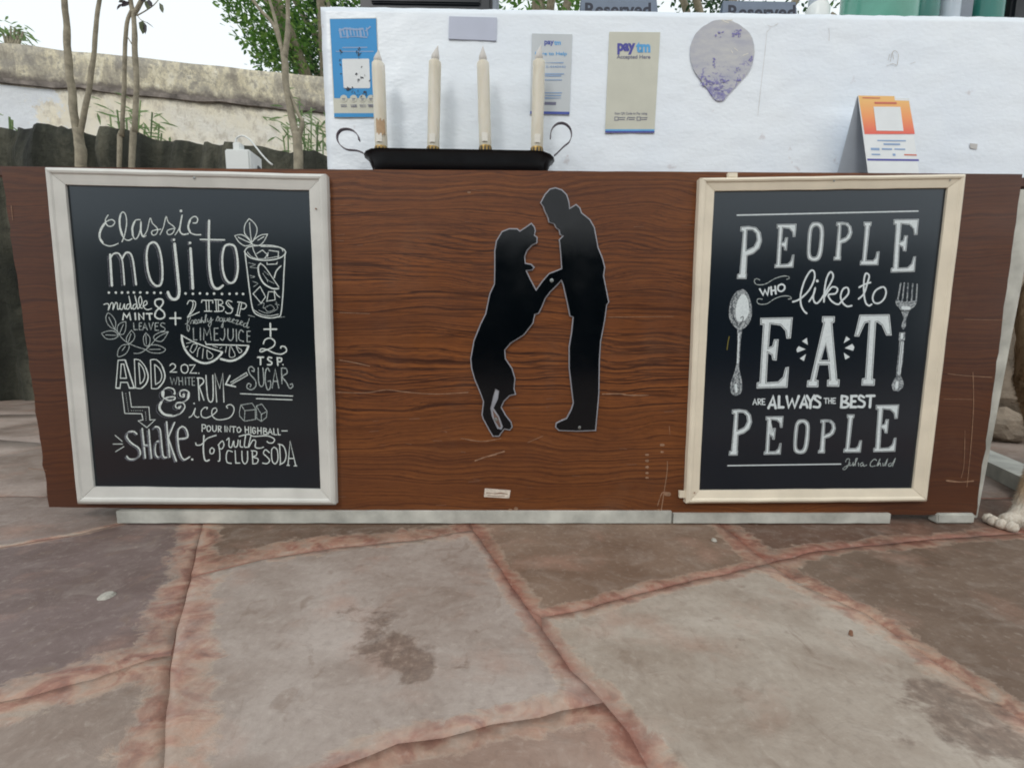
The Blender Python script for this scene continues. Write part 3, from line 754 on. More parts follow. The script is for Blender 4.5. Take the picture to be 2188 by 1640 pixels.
for x in (-1.04, 0, 1.40):
    mb = MB(); mb.box((x,.56,.002),(x+.04,.60,CT-.023),.002); mb.build('rear_leg', M['greywhite'], counter)
mb = MB(); mb.box((-1.0,.021,.07),(-.982,.6,CT-.023)); mb.build('side_board', M['greywhite'], counter)
# white base boards
def face_box(mb, quad, Y, th, bev=0):
    f = [P(u, v, Y) for u, v in quad]; b = [q+Vector((0, th, 0)) for q in f]; mb.hexa(f[::-1]+b[::-1] if False else f+b)
YB = -.0065
def base_board(u0, u1, v_top, vb0, vb1):
    mb = MB(); a = P(u0, vb0, YB); b = P(u1, vb1, YB); zt = .5*(P(u0, v_top, YB).z+P(u1, v_top, YB).z)
    k = 30; fr = []
    for i in range(k+1):
        x = a.x+(b.x-a.x)*i/k; zb = max(.002, .003+.0015*noise.noise(Vector((x*20,0,0)))); fr.append((x, zb))
    for i in range(k):
        x0, z0 = fr[i]; x1, z1 = fr[i+1]
        mb.hexa([(x0,YB,z0),(x1,YB,z1),(x1,YB,zt),(x0,YB,zt),(x0,YB+.012,z0),(x1,YB+.012,z1),(x1,YB+.012,zt),(x0,YB+.012,zt)])
    return mb.build('base_board', M['greywhite'], counter)
base_board(250, 1434, 1092, 1110, 1122); base_board(1438, 1900, 1097, 1124, 1128)
mb = MB()   # right end frame: leg and foot of painted flat bar
leg = [P(2192,520,.02), P(2205,372,.02)]
q0, q1 = P(2082,1121,.02), P(2200,380,.02)
W_ = .034
a, b = P(2098,1060,.02), P(2197,420,.02)
mb.hexa([Vector((P(2084,1108,.02).x-.03,.02,.004)), Vector((P(2086,1118,.02).x,.02,.004)), Vector((b.x+W_*.7,.02,CT-.026)), Vector((b.x-W_*.6,.02,CT-.026))]+
        [Vector((P(2084,1108,.02).x-.03,.05,.004)), Vector((P(2086,1118,.02).x,.05,.004)), Vector((b.x+W_*.7,.05,CT-.026)), Vector((b.x-W_*.6,.05,CT-.026))])
mb.build('frame_leg', M['greywhite'], counter)
mb = MB(); xf0, xf1 = P(2003,1110,-.006).x, P(2083,1110,-.006).x; mb.box((xf0,-.0065,.002),(xf1,.016,.026),.003); mb.build('foot', M['greywhite'], counter)

# ---- drawing tools: ribbons and filled shapes on upright planes
SC = {'A': (180,430,4.5583), 'B': (180,720,4.5583), 'C': (1500,380,3.6467), 'D': (1500,660,3.8143), 'E': (950,380,2.8275), 'K': (680,0,3.6467), 'S': (1240,0,4.376), 'T': (1700,0,4.1), 'O': (0,0,1), 'Q': (680,340,2.0)}
class Draw:
    def __init__(s, Y): s.v = []; s.f = []; s.Y = Y; s.i = 0; s.cuts = []
    def lvl(s): s.i += 1; return s.Y - (s.i % 36)*2.2e-5
    def stroke(s, key, w, pts, smooth=True, off=(0,0), taper=True, closed=False, wob=.1):
        ox, oy, sc = SC[key]
        pts = [(x+off[0], y+off[1]) for x, y in pts]
        if closed: pts = pts+[pts[0]]
        if smooth and len(pts) > 2: pts = smooth_pts(pts, 5)
        h = w/2
        if len(pts) == 1: pts = [(pts[0][0]-.01, pts[0][1]), (pts[0][0]+.01, pts[0][1])]
        pt = [Vector(p) for p in pts]; pt = [p for i, p in enumerate(pt) if i == 0 or (p-pt[i-1]).length > 1e-4]
        if len(pt) < 2: return
        wd = [h*(1+wob*noise.noise(Vector((p.x*.05, p.y*.05, s.i)))) for p in pt]
        t0 = (pt[0]-pt[1]).normalized(); t1_ = (pt[-1]-pt[-2]).normalized()
        for f, ww in ((.45, .9), (.8, .62), (1.0, .2)):
            if not closed: pt.insert(0, pt[0 if f == .45 else 0]+t0*h*(.45 if f == .45 else (.35 if f == .8 else .2))); wd.insert(0, h*ww); pt.append(pt[-1]+t1_*h*(.45 if f == .45 else (.35 if f == .8 else .2))); wd.append(h*ww)
        b = len(s.v); n = len(pt); L0 = s.lvl()
        for i, p in enumerate(pt):
            a = (p-pt[i-1]).normalized() if i > 0 else None; c = (pt[i+1]-p).normalized() if i < n-1 else None
            if a is None: a = c
            if c is None: c = a
            t = (a+c)
            if t.length < 1e-3: t = a
            t.normalize(); nn = Vector((-t.y, t.x)); k = min(1/max(.45, nn.dot(Vector((-a.y, a.x)))), 1.6)
            Yl = L0 - 1.8e-5*i/n
            for sg in (1, -1):
                q = p+nn*sg*wd[i]*k; s.v.append(P(ox+q.x/sc, oy+q.y/sc, Yl))
        for i in range(n-1): s.f.append((b+2*i, b+2*i+1, b+2*i+3, b+2*i+2))
    def sl(s, key, w, *polys, **kw):
        for p in polys: s.stroke(key, w, p, smooth=False, **kw)
    def sm(s, key, w, *polys, **kw):
        for p in polys: s.stroke(key, w, p, smooth=True, **kw)
    def fill(s, key, loops, Y=None):
        ox, oy, sc = SC[key]; Yl = s.lvl() if Y is None else Y
        tr = tessellate_polygon([[Vector((x, y, 0)) for x, y in l] for l in loops])
        b = len(s.v); flat = [p for l in loops for p in l]
        s.v += [P(ox+x/sc, oy+y/sc, Yl) for x, y in flat]
        s.f += [tuple(b+i for i in t_) for t_ in tr]
    def text(s, key, txt, box, bold=0.0, spacing=1.0):      # box: x0,y0,x1,y1 of the inked glyphs, slanted by optional dy
        cu = bpy.data.curves.new('t', 'FONT'); cu.body = txt; cu.offset = bold; cu.space_character = spacing; cu.resolution_u = 4
        ob = bpy.data.objects.new('t', cu); me = bpy.data.meshes.new_from_object(ob)
        xs = [v.co.x for v in me.vertices]; ys = [v.co.y for v in me.vertices]
        x0, y0, x1, y1 = box[:4]; dy = box[4] if len(box) > 4 else 0; dx = box[5] if len(box) > 5 else 0
        ox, oy, sc = SC[key]; Yl = s.lvl(); b = len(s.v)
        for v in me.vertices:
            fx = (v.co.x-min(xs))/(max(xs)-min(xs)); fy = (v.co.y-min(ys))/(max(ys)-min(ys))
            s.v.append(P(ox+(x0+(x1-x0)*fx+dx*fy)/sc, oy+(y1+(y0-y1)*fy+dy*fx)/sc, Yl))
        s.f += [tuple(b+i for i in p.vertices) for p in me.polygons]
        bpy.data.meshes.remove(me); bpy.data.objects.remove(ob); bpy.data.curves.remove(cu)
    def cut(s): s.cuts.append((len(s.v), len(s.f)))        # what follows is another word or drawing
    def build(s, name, mat, parent):
        o = None; pv = pf = 0
        if name == 'lettering_shadow': o = adopt(link(name, s.v, s.f, mat), parent); o['kind'] = 'stuff'; return o
        for cv, cf in s.cuts+[(len(s.v), len(s.f))]:
            if cf > pf: o = adopt(link(name, s.v[pv:cv], [tuple(i-pv for i in f) for f in s.f[pf:cf]], mat), parent)
            pv, pf = cv, cf
        return o

# scuffs, scratches and plaster marks on the counter front
dr = Draw(-.0002)
for w, pts in [(3,[(75,995),(200,998),(290,985),(370,994),(500,1003),(640,996)]),(4,[(1215,1003),(1290,1002),(1330,1008),(1410,1008)]),(5,[(670,1288),(720,1270),(795,1248)]),(4,[(700,1275),(760,1262)]),(3,[(1465,1505),(1475,1440),(1490,1340),(1492,1290)]),
               (3,[(90,858),(150,868),(220,884)]),(2,[(90,655),(220,660)]),(2,[(1240,675),(1520,672)]),(3,[(1450,1480),(1470,1425),(1500,1425)]),(2,[(895,1210),(960,1182)]),(2,[(1500,1140),(1503,1175)]),(3,[(610,1192),(700,1205),(780,1192)])]:
    dr.stroke('Q', w, pts, wob=.9)
for x, y, w in [(1405,1262,9),(1405,1288,9),(1405,1315,9),(1405,1340,8),(1405,1360,8),(1470,1220,11),(1470,1250,8),(1493,1430,16),(644,142,8),(845,1492,10),(1455,1500,8),(820,1497,8)]:
    dr.stroke('Q', w, [(x-w*.4, y), (x+w*.4, y)], wob=.8)
for pts, w in [([(2022,1026),(2050,1029),(2080,1027)],2.5),([(2060,682),(2145,684)],.9),([(2025,798),(2060,802),(2120,806)],1.2),([(2079,795),(2080,870),(2074,960),(2066,1040)],1.3),([(2017,852),(2080,853)],.9),([(2062,920),(2060,990),(2054,1020)],1),([(24,440),(27,470)],1.5),([(60,1000),(99,1004)],.8)]:
    dr.stroke('O', w, pts, wob=.8)
tag(dr.build('scratch', M['p_wear'], counter), kind='stuff')
dr = Draw(-.0004); rn = random.Random(8)
for _ in range(46):
    x = rn.uniform(60, 1560); y = rn.choice([rn.uniform(80, 400), rn.uniform(980, 1490)]); l = rn.uniform(8, 50)
    dr.stroke('Q', rn.uniform(1, 2.4), [(x, y), (x+l, y+rn.uniform(-4, 4))], wob=.8)
tag(dr.build('scuff', M['p_wear2'], counter), kind='stuff')

# sticker and tab on the panel
def slab(name, quad, Y, th, mat, parent=None, bow=0):
    f = [P(u, v, Y) for u, v in quad]; mb = MB(); mb.hexa(f+[q+Vector((0, th, 0)) for q in f]); return mb.build(name, mat, parent)
o = slab('paper_scrap', [(1034,1061),(1088,1064),(1091,1047),(1036,1043)], -.0012, .001, M['tape']); tag(o, 'torn white paper scrap stuck low on the wood panel below the silhouettes', 'paper')
dr = Draw(-.0013); dr.stroke('O', 2, [(1040,1052),(1058,1054),(1070,1053),(1084,1055)], wob=.9); dr.stroke('O', 1.2, [(1042,1058),(1078,1060)], wob=.9); sc_ = dr.build('stain', M['p_wear2'], None) if False else adopt(link('stain', dr.v, dr.f, M['p_wear2']), o)

# ------------------------------------------------------------------ framed boards
def framed(name, label, outer, inner, fm, bmat):
    c = P(sum(p[0] for p in outer)/4, outer[2][1], -.01)
    root = thing(name, label, 'chalkboard', (c.x, -.01, c.z))
    prof = [(0, -.0005), (.0, -.013), (.10, -.0165), (.22, -.0185), (.34, -.0175), (.42, -.015), (.85, -.0125), (1.0, -.0115), (1.0, -.004)]
    for i in range(4):
        o0, o1 = outer[i], outer[(i+1) % 4]; i0, i1 = inner[i], inner[(i+1) % 4]
        mb = MB(); vs = []; K = 14
        for k in range(K+1):
            t = k/K
            t = .0008+t*(1-.0016)
            for f, Y in prof:
                wv = 1.0
                a = (o0[0]+(o1[0]-o0[0])*t, o0[1]+(o1[1]-o0[1])*t); b = (i0[0]+(i1[0]-i0[0])*t, i0[1]+(i1[1]-i0[1])*t)
                p = P(a[0]+(b[0]-a[0])*f, a[1]+(b[1]-a[1])*f, -.0185); p.y = Y
                p += Vector((noise.noise(p*16), 0, noise.noise(p*16+Vector((3,3,3)))))*.0009
                vs.append(p)
        m_ = len(prof); fs = [(k*m_+j, k*m_+j+1, (k+1)*m_+j+1, (k+1)*m_+j) for k in range(K) for j in range(m_-1)]
        fs += [tuple(range(m_))[::-1], tuple(K*m_+j for j in range(m_))]
        mb.add(vs, fs); mb.build('rail', fm, root)
    q = [P(*p, -.0185) for p in inner]; ctr = sum(q, Vector())/4
    f = [ctr+(p-ctr)*1.012 for p in q]; mb = MB()
    f = [Vector((p.x, -.0075, p.z)) for p in f][::-1]
    mb.hexa(f+[p+Vector((0,.0045,0)) for p in f]); mb.build('board', bmat, root)
    return root
def screw(u, v, Y, parent, r=.0022, mat='steel'):
    mb = MB(); mb.lathe(P(u, v, Y), [(r,0),(r,.0006),(r*.6,.001),(0,.001)], 10, Vector((0,-1,0))); return mb.build('screw', M[mat], parent)
LB = framed('chalkboard', 'blackboard in off-white frame with chalked mojito recipe, left of the silhouettes', [(90,355),(695,370),(715,1080),(160,1078)], [(130,391),(657,403),(682,1047),(193,1042)], M['frame_white'], M['chalkboard'])
RB = framed('quote_board', 'blackboard in cream frame printed with the people like to eat quote', [(1498,378),(2070,370),(1985,1073),(1468,1077)], [(1530,405),(2034,398),(1958,1046),(1497,1050)], M['frame_cream'], M['print_board'])
screw(415,380,-.0155,LB,.0024); screw(675,446,-.0155,LB,.0018,'p_wear'); screw(1782,386,-.0155,RB,.0022); screw(2030,385,-.0155,RB,.0015); screw(1484,1052,-.015,RB,.0018,'p_wear')
o = slab('tab', [(1556,378),(1576,378),(1576,369),(1556,369)], -.010, .006, M['frame_cream'], RB)
o = slab('tab', [(1452,1063),(1470,1063),(1470,1049),(1452,1049)], -.010, .006, M['frame_cream'], RB)

YD = -.0078
a1 = Draw(YD)            # main chalk lettering
a2 = Draw(YD+.0001)      # shadow lines
a3 = Draw(YD)            # soft lettering
# Classic
a1.cut()
a1.sm('A',10,[(232,135),(205,185),(228,238),(272,240),(297,205),(272,180),(230,190),(185,225),(150,290),(145,350),(175,405),(235,435),(290,428),(330,410)])
a1.cut()
a1.sm('A',20,[(200,215),(160,280),(150,350),(178,402)])
a1.cut()
a1.sm('A',10,[(368,395),(395,320),(413,210),(402,130),(372,105),(346,150),(342,230),(362,320),(398,370),(435,380),(465,365)]); a1.sm('A',18,[(352,135),(344,190),(350,260),(372,330)])
a1.cut()
a1.sm('A',10,[(545,180),(500,185),(470,240),(468,310),(490,365),(520,350),(545,280),(552,195),(550,290),(572,345),(600,335)]); a1.sm('A',18,[(490,200),(468,260),(474,330)]); a1.sm('A',16,[(552,210),(552,290),(565,335)])
a1.cut()
a1.sm('A',9,[(572,345),(612,285),(642,165),(665,215),(712,265),(705,315),(670,330),(655,305),(672,285),(745,272)])
a1.cut()
a1.sm('A',9,[(738,325),(772,250),(797,150),(820,205),(878,255),(862,310),(822,325),(805,300),(822,278),(885,262)])
a1.cut()
a1.sm('A',9,[(885,328),(925,262),(955,135)]); a1.sm('A',14,[(952,140),(936,230),(932,290),(962,322),(1012,316)]); a1.sm('A',26,[(942,95)])
a1.cut()
a1.sm('A',11,[(1062,212),(1095,208),(1104,170),(1075,148),(1030,180),(1010,245),(1028,300),(1080,325),(1135,325)]); a1.sm('A',18,[(1030,190),(1012,245),(1028,295)])
# mojito, each with a thin shadow line
big = [(24,[(252,520),(260,660),(270,820)]),(15,[(252,560),(285,512),(330,506),(360,545),(376,610),(392,812)]),(18,[(370,560),(405,502),(448,508),(474,570),(490,680),(506,812)]),
 (28,[(880,415),(895,560),(915,760),(925,880),(910,940),(870,955),(835,930),(815,885)]),(26,[(1035,460),(1045,620),(1058,848)]),(24,[(1216,190),(1214,330),(1214,480),(1220,640),(1240,780),(1270,840),(1310,850),(1350,820)])]
for w, p in big: a1.sm('A', w*.92, p); a2.sm('A', 5, p, off=(-26,12)); a2.sm('A', 4, p, off=(-14,8))
for p in ([(660,400),(625,430),(608,520),(618,660),(650,770),(700,822),(745,810),(762,730),(755,580),(730,460),(695,405)], [(1412,418),(1368,440),(1345,540),(1350,660),(1375,750),(1420,795),(1470,770),(1495,670),(1490,540),(1465,440)]):
    p = p+[p[0]]; a1.sm('A', 19, p); a2.sm('A', 5, p, off=(-26,14)); a2.sm('A', 4, p, off=(-15,6))
a1.cut()
a1.sm('A',26,[(873,375)],[(1030,405)]); a2.sm('A',8,[(852,360),(848,385),(862,400)],[(1010,395),(1008,415),(1022,425)])
a1.cut()
a1.sl('A',14,[(1132,372),(1366,376)]); a2.sl('A',6,[(1145,392),(1340,396)])
for x, y in [(240,889),(308,889),(368,889),(426,888),(484,888),(546,888),(612,890),(682,891),(745,891),(987,898),(1058,900),(1127,896),(1197,900),(1264,899),(1341,901),(1415,901),(1484,899),(1547,902)]: a1.sm('A', 24, [(x, y)])
# muddle 8 mint leaves
a1.cut()
a1.sm('A',9,[(190,1005),(222,995),(240,1010),(234,1060),(262,992),(282,1000),(280,1055),(305,988),(322,1000),(326,1050),(348,1042)],[(352,995),(346,1040),(370,1050),(390,1000),(394,1045),(408,1045)],
 [(445,1000),(420,1005),(410,1040),(430,1048),(448,1000),(434,922),(452,1000),(458,1045),(475,1035)],[(505,1000),(480,1010),(475,1045),(495,1045),(512,1000),(492,916),(512,1000),(520,1045),(535,1035)],
 [(535,1035),(562,980),(548,925),(530,960),(545,1030),(565,1040)],[(570,1022),(610,1000),(604,970),(580,985),(580,1030),(612,1055),(655,1045)])
a1.cut()
a1.sm('A',15,[(730,950),(692,965),(694,1008),(730,1040),(775,1080),(780,1125),(735,1145),(690,1120),(700,1070),(740,1032),(768,990),(760,958),(730,950)])
a1.cut()
a1.sl('A',15,[(376,1152),(385,1092),(415,1130),(440,1088),(452,1152)],[(495,1090),(500,1150)],[(535,1150),(530,1092),(580,1150),(578,1090)],[(605,1094),(660,1094)],[(633,1094),(640,1150)])
a3.cut()
a3.sl('A',8,[(480,1185),(485,1250),(518,1250)],[(560,1183),(536,1185),(536,1250),(562,1250)],[(536,1217),(556,1215)],[(570,1252),(590,1185),(615,1252)],[(578,1230),(608,1230)],[(630,1185),(648,1250),(672,1180)],[(722,1183),(690,1185),(690,1255),(725,1255)],[(690,1218),(715,1216)])
a3.cut()
a3.sm('A',8,[(785,1190),(755,1185),(745,1210),(785,1235),(780,1260),(745,1265)])
a1.cut()
a1.sl('A',15,[(835,1138),(940,1138)],[(887,1082),(890,1200)],[(1752,1245),(1873,1245)],[(1812,1188),(1815,1315)])
# 2 TBSP
a1.cut()
a1.sm('A',9,[(1003,1000),(1022,968),(1055,975),(1058,1020),(1035,1080),(1005,1128)],[(1005,1128),(1060,1105),(1120,1078)],[(1060,965),(1084,985),(1075,1040),(1035,1100)])
a1.cut()
a1.sl('A',10,[(1142,985),(1148,963),(1250,965),(1252,988)],[(1172,1070),(1242,1070)],[(1268,958),(1305,958)],[(1270,1072),(1310,1072)],[(1475,1108),(1515,1116)],[(1495,980),(1530,984)]); a1.sl('A',8,[(1186,970),(1192,1066)],[(1214,970),(1216,1066)],[(1282,960),(1288,1066)],[(1304,960),(1308,1066)],[(1512,985),(1486,1108)],[(1535,988),(1507,1112)])
a1.cut()
a1.sm('A',9,[(1304,958),(1340,965),(1346,995),(1312,1008)],[(1312,1010),(1358,1030),(1350,1064),(1308,1072)],[(1438,978),(1402,966),(1382,990),(1405,1022),(1442,1050),(1430,1086),(1392,1090),(1376,1075)],[(1535,986),(1570,998),(1578,1025),(1555,1048),(1524,1046)]); a1.sm('A',6,[(1400,985),(1425,1020),(1450,1045)])
# freshly squeezed
a3.cut()
a3.sm('A',7,[(985,1195),(1012,1180),(1032,1135),(1015,1122),(1004,1180),(1002,1240),(1016,1265),(1026,1225),(1008,1200)],[(1034,1192),(1048,1160),(1066,1166),(1062,1190),(1078,1178),(1094,1162),(1080,1152),(1072,1180),(1096,1190),(1114,1150),(1125,1175),(1108,1188)],
 [(1128,1182),(1146,1130),(1138,1184),(1154,1158),(1166,1182),(1190,1112),(1180,1110),(1184,1178)],[(1200,1142),(1204,1172),(1226,1160),(1236,1132),(1236,1190),(1222,1222),(1210,1198),(1255,1150)],
 [(1282,1165),(1302,1122),(1314,1150),(1296,1166)],[(1342,1136),(1320,1140),(1322,1168),(1345,1160),(1352,1135),(1350,1222),(1336,1218),(1362,1160)],[(1368,1138),(1370,1168),(1390,1160),(1394,1136),(1398,1165),(1426,1145),(1412,1136),(1405,1165),(1430,1172),(1462,1152),(1450,1146),(1440,1175),(1464,1186)],
 [(1472,1160),(1502,1160),(1478,1192),(1508,1196)],[(1512,1192),(1542,1175),(1526,1166),(1515,1195),(1542,1206)],[(1582,1188),(1556,1190),(1554,1220),(1580,1212),(1608,1140),(1584,1225),(1605,1226)])
a3.cut()
a3.sl('A',9,[(1062,1235),(1066,1350),(1100,1348)],[(1130,1232),(1132,1350)],[(1163,1350),(1166,1235),(1195,1305),(1222,1235),(1238,1350)],[(1305,1235),(1266,1236),(1268,1352),(1306,1352)],[(1267,1288),(1298,1288)],[(1480,1248),(1484,1362)],[(1616,1264),(1585,1265),(1587,1367),(1617,1367)],[(1586,1312),(1610,1312)])
a3.cut()
a3.sm('A',9,[(1366,1240),(1368,1310),(1350,1352),(1325,1335)],[(1400,1240),(1400,1325),(1425,1355),(1450,1325),(1450,1242)],[(1550,1272),(1525,1252),(1506,1290),(1510,1345),(1552,1364)])
# lower half
a1.cut()
a1.sm('B',12,[(1745,65),(1762,25),(1810,10),(1855,42),(1842,90),(1762,130),(1715,142),(1722,115),(1780,122),(1850,155),(1920,165),(1970,135),(1955,95),(1920,90),(1914,106)])
a1.cut()
a1.sl('B',15,[(1690,196),(1745,196)],[(1717,196),(1717,266)],[(1880,200),(1886,274)]); a1.sm('B',14,[(1826,202),(1796,196),(1790,220),(1825,245),(1820,266),(1786,268)],[(1882,202),(1920,206),(1916,236),(1886,238)],[(1935,268)])
a3.cut()
a3.sm('B',10,[(1656,310),(1626,286),(1600,310),(1615,360),(1665,420),(1670,480),(1625,512),(1585,490),(1595,452),(1624,462),(1616,484)],[(1656,310),(1652,335),(1632,326)],[(1695,300),(1700,440),(1725,482),(1750,440),(1740,300)],[(1806,332),(1786,300),(1765,340),(1765,440),(1786,512),(1812,490),(1815,430),(1790,430)],[(1920,300),(1966,306),(1975,350),(1930,385),(1970,440),(2000,497),(2030,482),(2025,455),(2005,462)])
a3.cut()
a3.sl('B',10,[(1830,495),(1860,310),(1895,495)],[(1845,430),(1885,430)],[(1920,300),(1926,452)])
a1.cut()
a1.sl('B',9,[(1520,550),(2030,573)],[(1675,598),(2025,610)])
a1.cut()
a1.sl('B',14,[(1472,482),(1378,460),(1418,376)]); a1.sl('B',7,[(1425,440),(1578,345),(1592,370),(1430,462)]); a3.sl('B',5,[(1440,445),(1575,362)])
# ADD
a1.cut()
a1.sl('B',9,[(315,497),(308,490),(330,225),(400,222),(488,495),(440,495),(420,440),(355,440),(348,497),(315,497)],[(352,400),(360,262),(385,262),(412,400),(352,400)])
a1.cut()
a1.sl('B',13,[(400,225),(486,492)],[(440,495),(486,495)],[(312,495),(348,497)])
a1.cut()
a1.sm('B',9,[(488,215),(545,228),(600,300),(624,380),(605,450),(560,497),(500,496)],[(530,250),(570,300),(590,370),(575,425),(545,455)],[(645,222),(702,220),(760,280),(788,370),(770,440),(720,497),(655,500)],[(685,265),(730,305),(755,370),(740,430),(695,460)])
a1.cut()
a1.sl('B',9,[(500,496),(488,215)],[(545,455),(530,250)],[(655,500),(645,222)],[(695,460),(685,265)]); a1.sm('B',13,[(600,300),(622,380),(605,450),(560,496)],[(760,285),(786,370),(768,440),(720,496)])
a1.cut()
a1.sm('B',10,[(835,276),(856,258),(885,270),(884,300),(836,340)],[(975,265),(945,285),(950,335),(985,350),(1010,325),(1005,280),(975,265)]); a1.sl('B',10,[(836,340),(900,340)],[(1025,273),(1080,270),(1030,350),(1095,350)]); a1.sm('B',12,[(1116,352)])
a3.cut()
a3.sl('B',7,[(838,390),(855,462),(872,400),(890,462),(905,390)],[(920,390),(925,465)],[(955,390),(960,465)],[(922,428),(958,428)],[(985,392),(988,465)],[(1000,395),(1040,393)],[(1020,395),(1022,465)],[(1075,392),(1050,392),(1052,468),(1075,468)],[(1050,430),(1072,428)])
a1.cut()
a1.sl('B',11,[(1108,398),(1120,615)],[(1120,480),(1165,612)],[(1290,630),(1272,355),(1320,500),(1350,350),(1360,630)]); a1.sm('B',11,[(1100,398),(1150,402),(1162,440),(1120,480)],[(1185,372),(1200,570),(1225,630),(1255,592),(1252,370)])
amp = [[(885,550),(872,508),(812,492),(760,530),(765,580),(820,615),(878,605),(878,582),(800,590),(740,640),(730,700),(780,755),(860,768),(940,740),(980,680),(960,640),(905,640),(890,678),(925,694),(938,672)],[(945,642),(1010,600),(1022,545),(985,515),(938,525),(934,568),(968,582),(976,558)]]
a1.cut()
a1.sm('B',12,*amp); a1.sm('B',22,[(770,530),(768,570)],[(752,630),(734,690),(775,748),(850,764)],[(1012,590),(1018,550)],[(968,560)],[(925,682)],[(880,550)]); a2.sm('B',5,*amp,off=(-26,16))
a1.cut()
a1.sm('B',9,[(1022,780),(1052,760),(1082,690),(1070,750),(1098,780),(1116,775)],[(1192,700),(1200,686),(1172,685),(1140,720),(1145,770),(1190,785),(1245,760),(1290,720),(1280,690),(1248,705),(1245,760),(1290,800),(1360,800),(1420,780),(1455,730),(1455,680),(1420,655),(1385,672),(1396,690)]); a1.sm('B',15,[(1070,645)])
a1.cut()
a1.sl('B',8,[(370,535),(395,742),(560,745),(572,805),(525,815),(610,880),(692,803),(640,806),(630,680),(460,680),(440,535)])
for i in range(9): a1.sm('B',7,[(404+i*3.3,550+i*21)])
for i in range(6): a1.sm('B',7,[(460+i*21,715)])
for i in range(5): a1.sm('B',7,[(596+i*1.5,730+i*19)])
a1.cut()
a1.sl('B',7,[(300,955),(370,1015)],[(280,1040),(375,1040)],[(305,1115),(385,1065)])
shk = [(15,[(512,942),(482,918),(430,925),(415,970),(460,1030),(530,1080),(545,1140),(500,1185),(440,1185),(415,1160)]),(15,[(565,890),(580,1030),(595,1175)]),(14,[(630,900),(640,1030),(655,1175)]),(13,[(585,1050),(645,1050)]),
 (14,[(675,890),(700,870),(735,890),(747,960),(760,1100),(775,1165),(802,1170)]),(14,[(745,1010),(705,1020),(690,1080),(700,1150),(735,1170),(760,1140)]),(15,[(802,825),(815,990),(832,1165)]),(13,[(880,830),(815,985)]),(15,[(818,980),(855,1090),(897,1205)]),(14,[(912,990),(1005,975),(995,900),(955,870),(916,905),(912,1000),(930,1120),(970,1190),(1026,1165)])]
for w, p in shk: a1.sm('B', w, p); a2.sm('B', 6, p, off=(-20,10)); a2.sm('B', 8, p, off=(-11,14))
a1.cut()
a1.sm('B',22,[(1052,1190)])
a1.cut()
a1.sl('B',9,[(1148,850),(1148,918)],[(1305,865),(1308,920)],[(1312,895),(1334,920)],[(1370,865),(1372,920)],[(1390,920),(1390,868),(1420,922),(1422,868)],[(1435,870),(1477,872)],[(1455,872),(1455,925)],[(1565,870),(1570,930)],[(1600,872),(1602,932)],[(1568,900),(1600,902)],[(1622,875),(1624,935)],[(1690,880),(1690,940)],[(1722,880),(1724,940)],[(1690,910),(1722,910)],[(1746,885),(1746,943)],[(1790,945),(1810,890),(1832,945)],[(1798,925),(1825,925)],[(1845,890),(1848,948),(1874,950)],[(1885,892),(1890,950),(1910,950)],[(1925,912),(1977,912)])
a1.cut()
a1.sm('B',9,[(1148,850),(1180,856),(1176,885),(1150,888)],[(1215,860),(1196,872),(1199,910),(1220,916),(1233,885),(1215,860)],[(1250,862),(1252,905),(1270,918),(1286,900),(1286,862)],[(1305,865),(1331,871),(1326,893),(1310,895)],[(1508,875),(1490,890),(1493,920),(1512,925),(1526,900),(1508,875)],[(1666,888),(1646,880),(1639,910),(1648,936),(1668,930),(1668,912),(1656,912)],[(1746,885),(1772,892),(1768,910),(1748,912),(1780,925),(1776,945),(1746,945)])
a1.cut()
a1.sm('B',10,[(1085,1030),(1095,1050),(1140,1045),(1200,985),(1285,955)],[(1245,1075),(1225,1095),(1228,1130),(1255,1130),(1266,1095),(1245,1075)],[(1310,1050),(1320,1130),(1318,1200),(1303,1205)],[(1305,1050),(1345,1010),(1361,1050),(1342,1085),(1320,1085)],[(1388,1000),(1410,985),(1410,1060),(1435,1070),(1455,1010),(1462,1065),(1490,1060),(1500,1000)],[(1520,1005),(1520,1062),(1545,1070)],[(1572,950),(1560,1060),(1590,1070)],[(1510,965),(1600,945),(1650,965),(1780,960),(1850,990),(1840,1025),(1802,1030),(1780,1015)],[(1625,955),(1600,1070),(1640,1005),(1670,1012),(1666,1070),(1710,1080),(1746,1070)])
a1.cut()
a1.sm('B',14,[(1166,958),(1160,1080),(1170,1180),(1190,1205),(1216,1195)])
a1.cut()
a1.sm('B',10,[(1442,1115),(1400,1105),(1383,1150),(1390,1215),(1432,1228)],[(1535,1110),(1540,1200),(1565,1232),(1590,1200),(1590,1110)],[(1627,1105),(1677,1112),(1675,1150),(1640,1165),(1692,1185),(1682,1225),(1640,1232)],[(1802,1122),(1765,1095),(1745,1130),(1780,1165),(1806,1200),(1780,1230),(1738,1225)],[(1850,1070),(1825,1100),(1830,1200),(1860,1232),(1886,1190),(1880,1100),(1850,1070)],[(1890,1040),(1940,1060),(1966,1140),(1950,1210),(1905,1240)])
a1.cut()
a1.sl('B',10,[(1470,1105),(1476,1225),(1516,1225)],[(1636,1105),(1642,1232)],[(1902,1040),(1912,1238)],[(1985,1245),(2005,1010),(2060,1250)],[(1990,1180),(2040,1180)],[(2045,1252),(2070,1252)],[(1975,1247),(1997,1247)])
a2.build('lettering_shadow', M['chalk_dim'], LB)
a1.cut()
a1.build('lettering', M['chalk'], LB); a3.build('fine_lettering', M['chalk_soft'], LB)
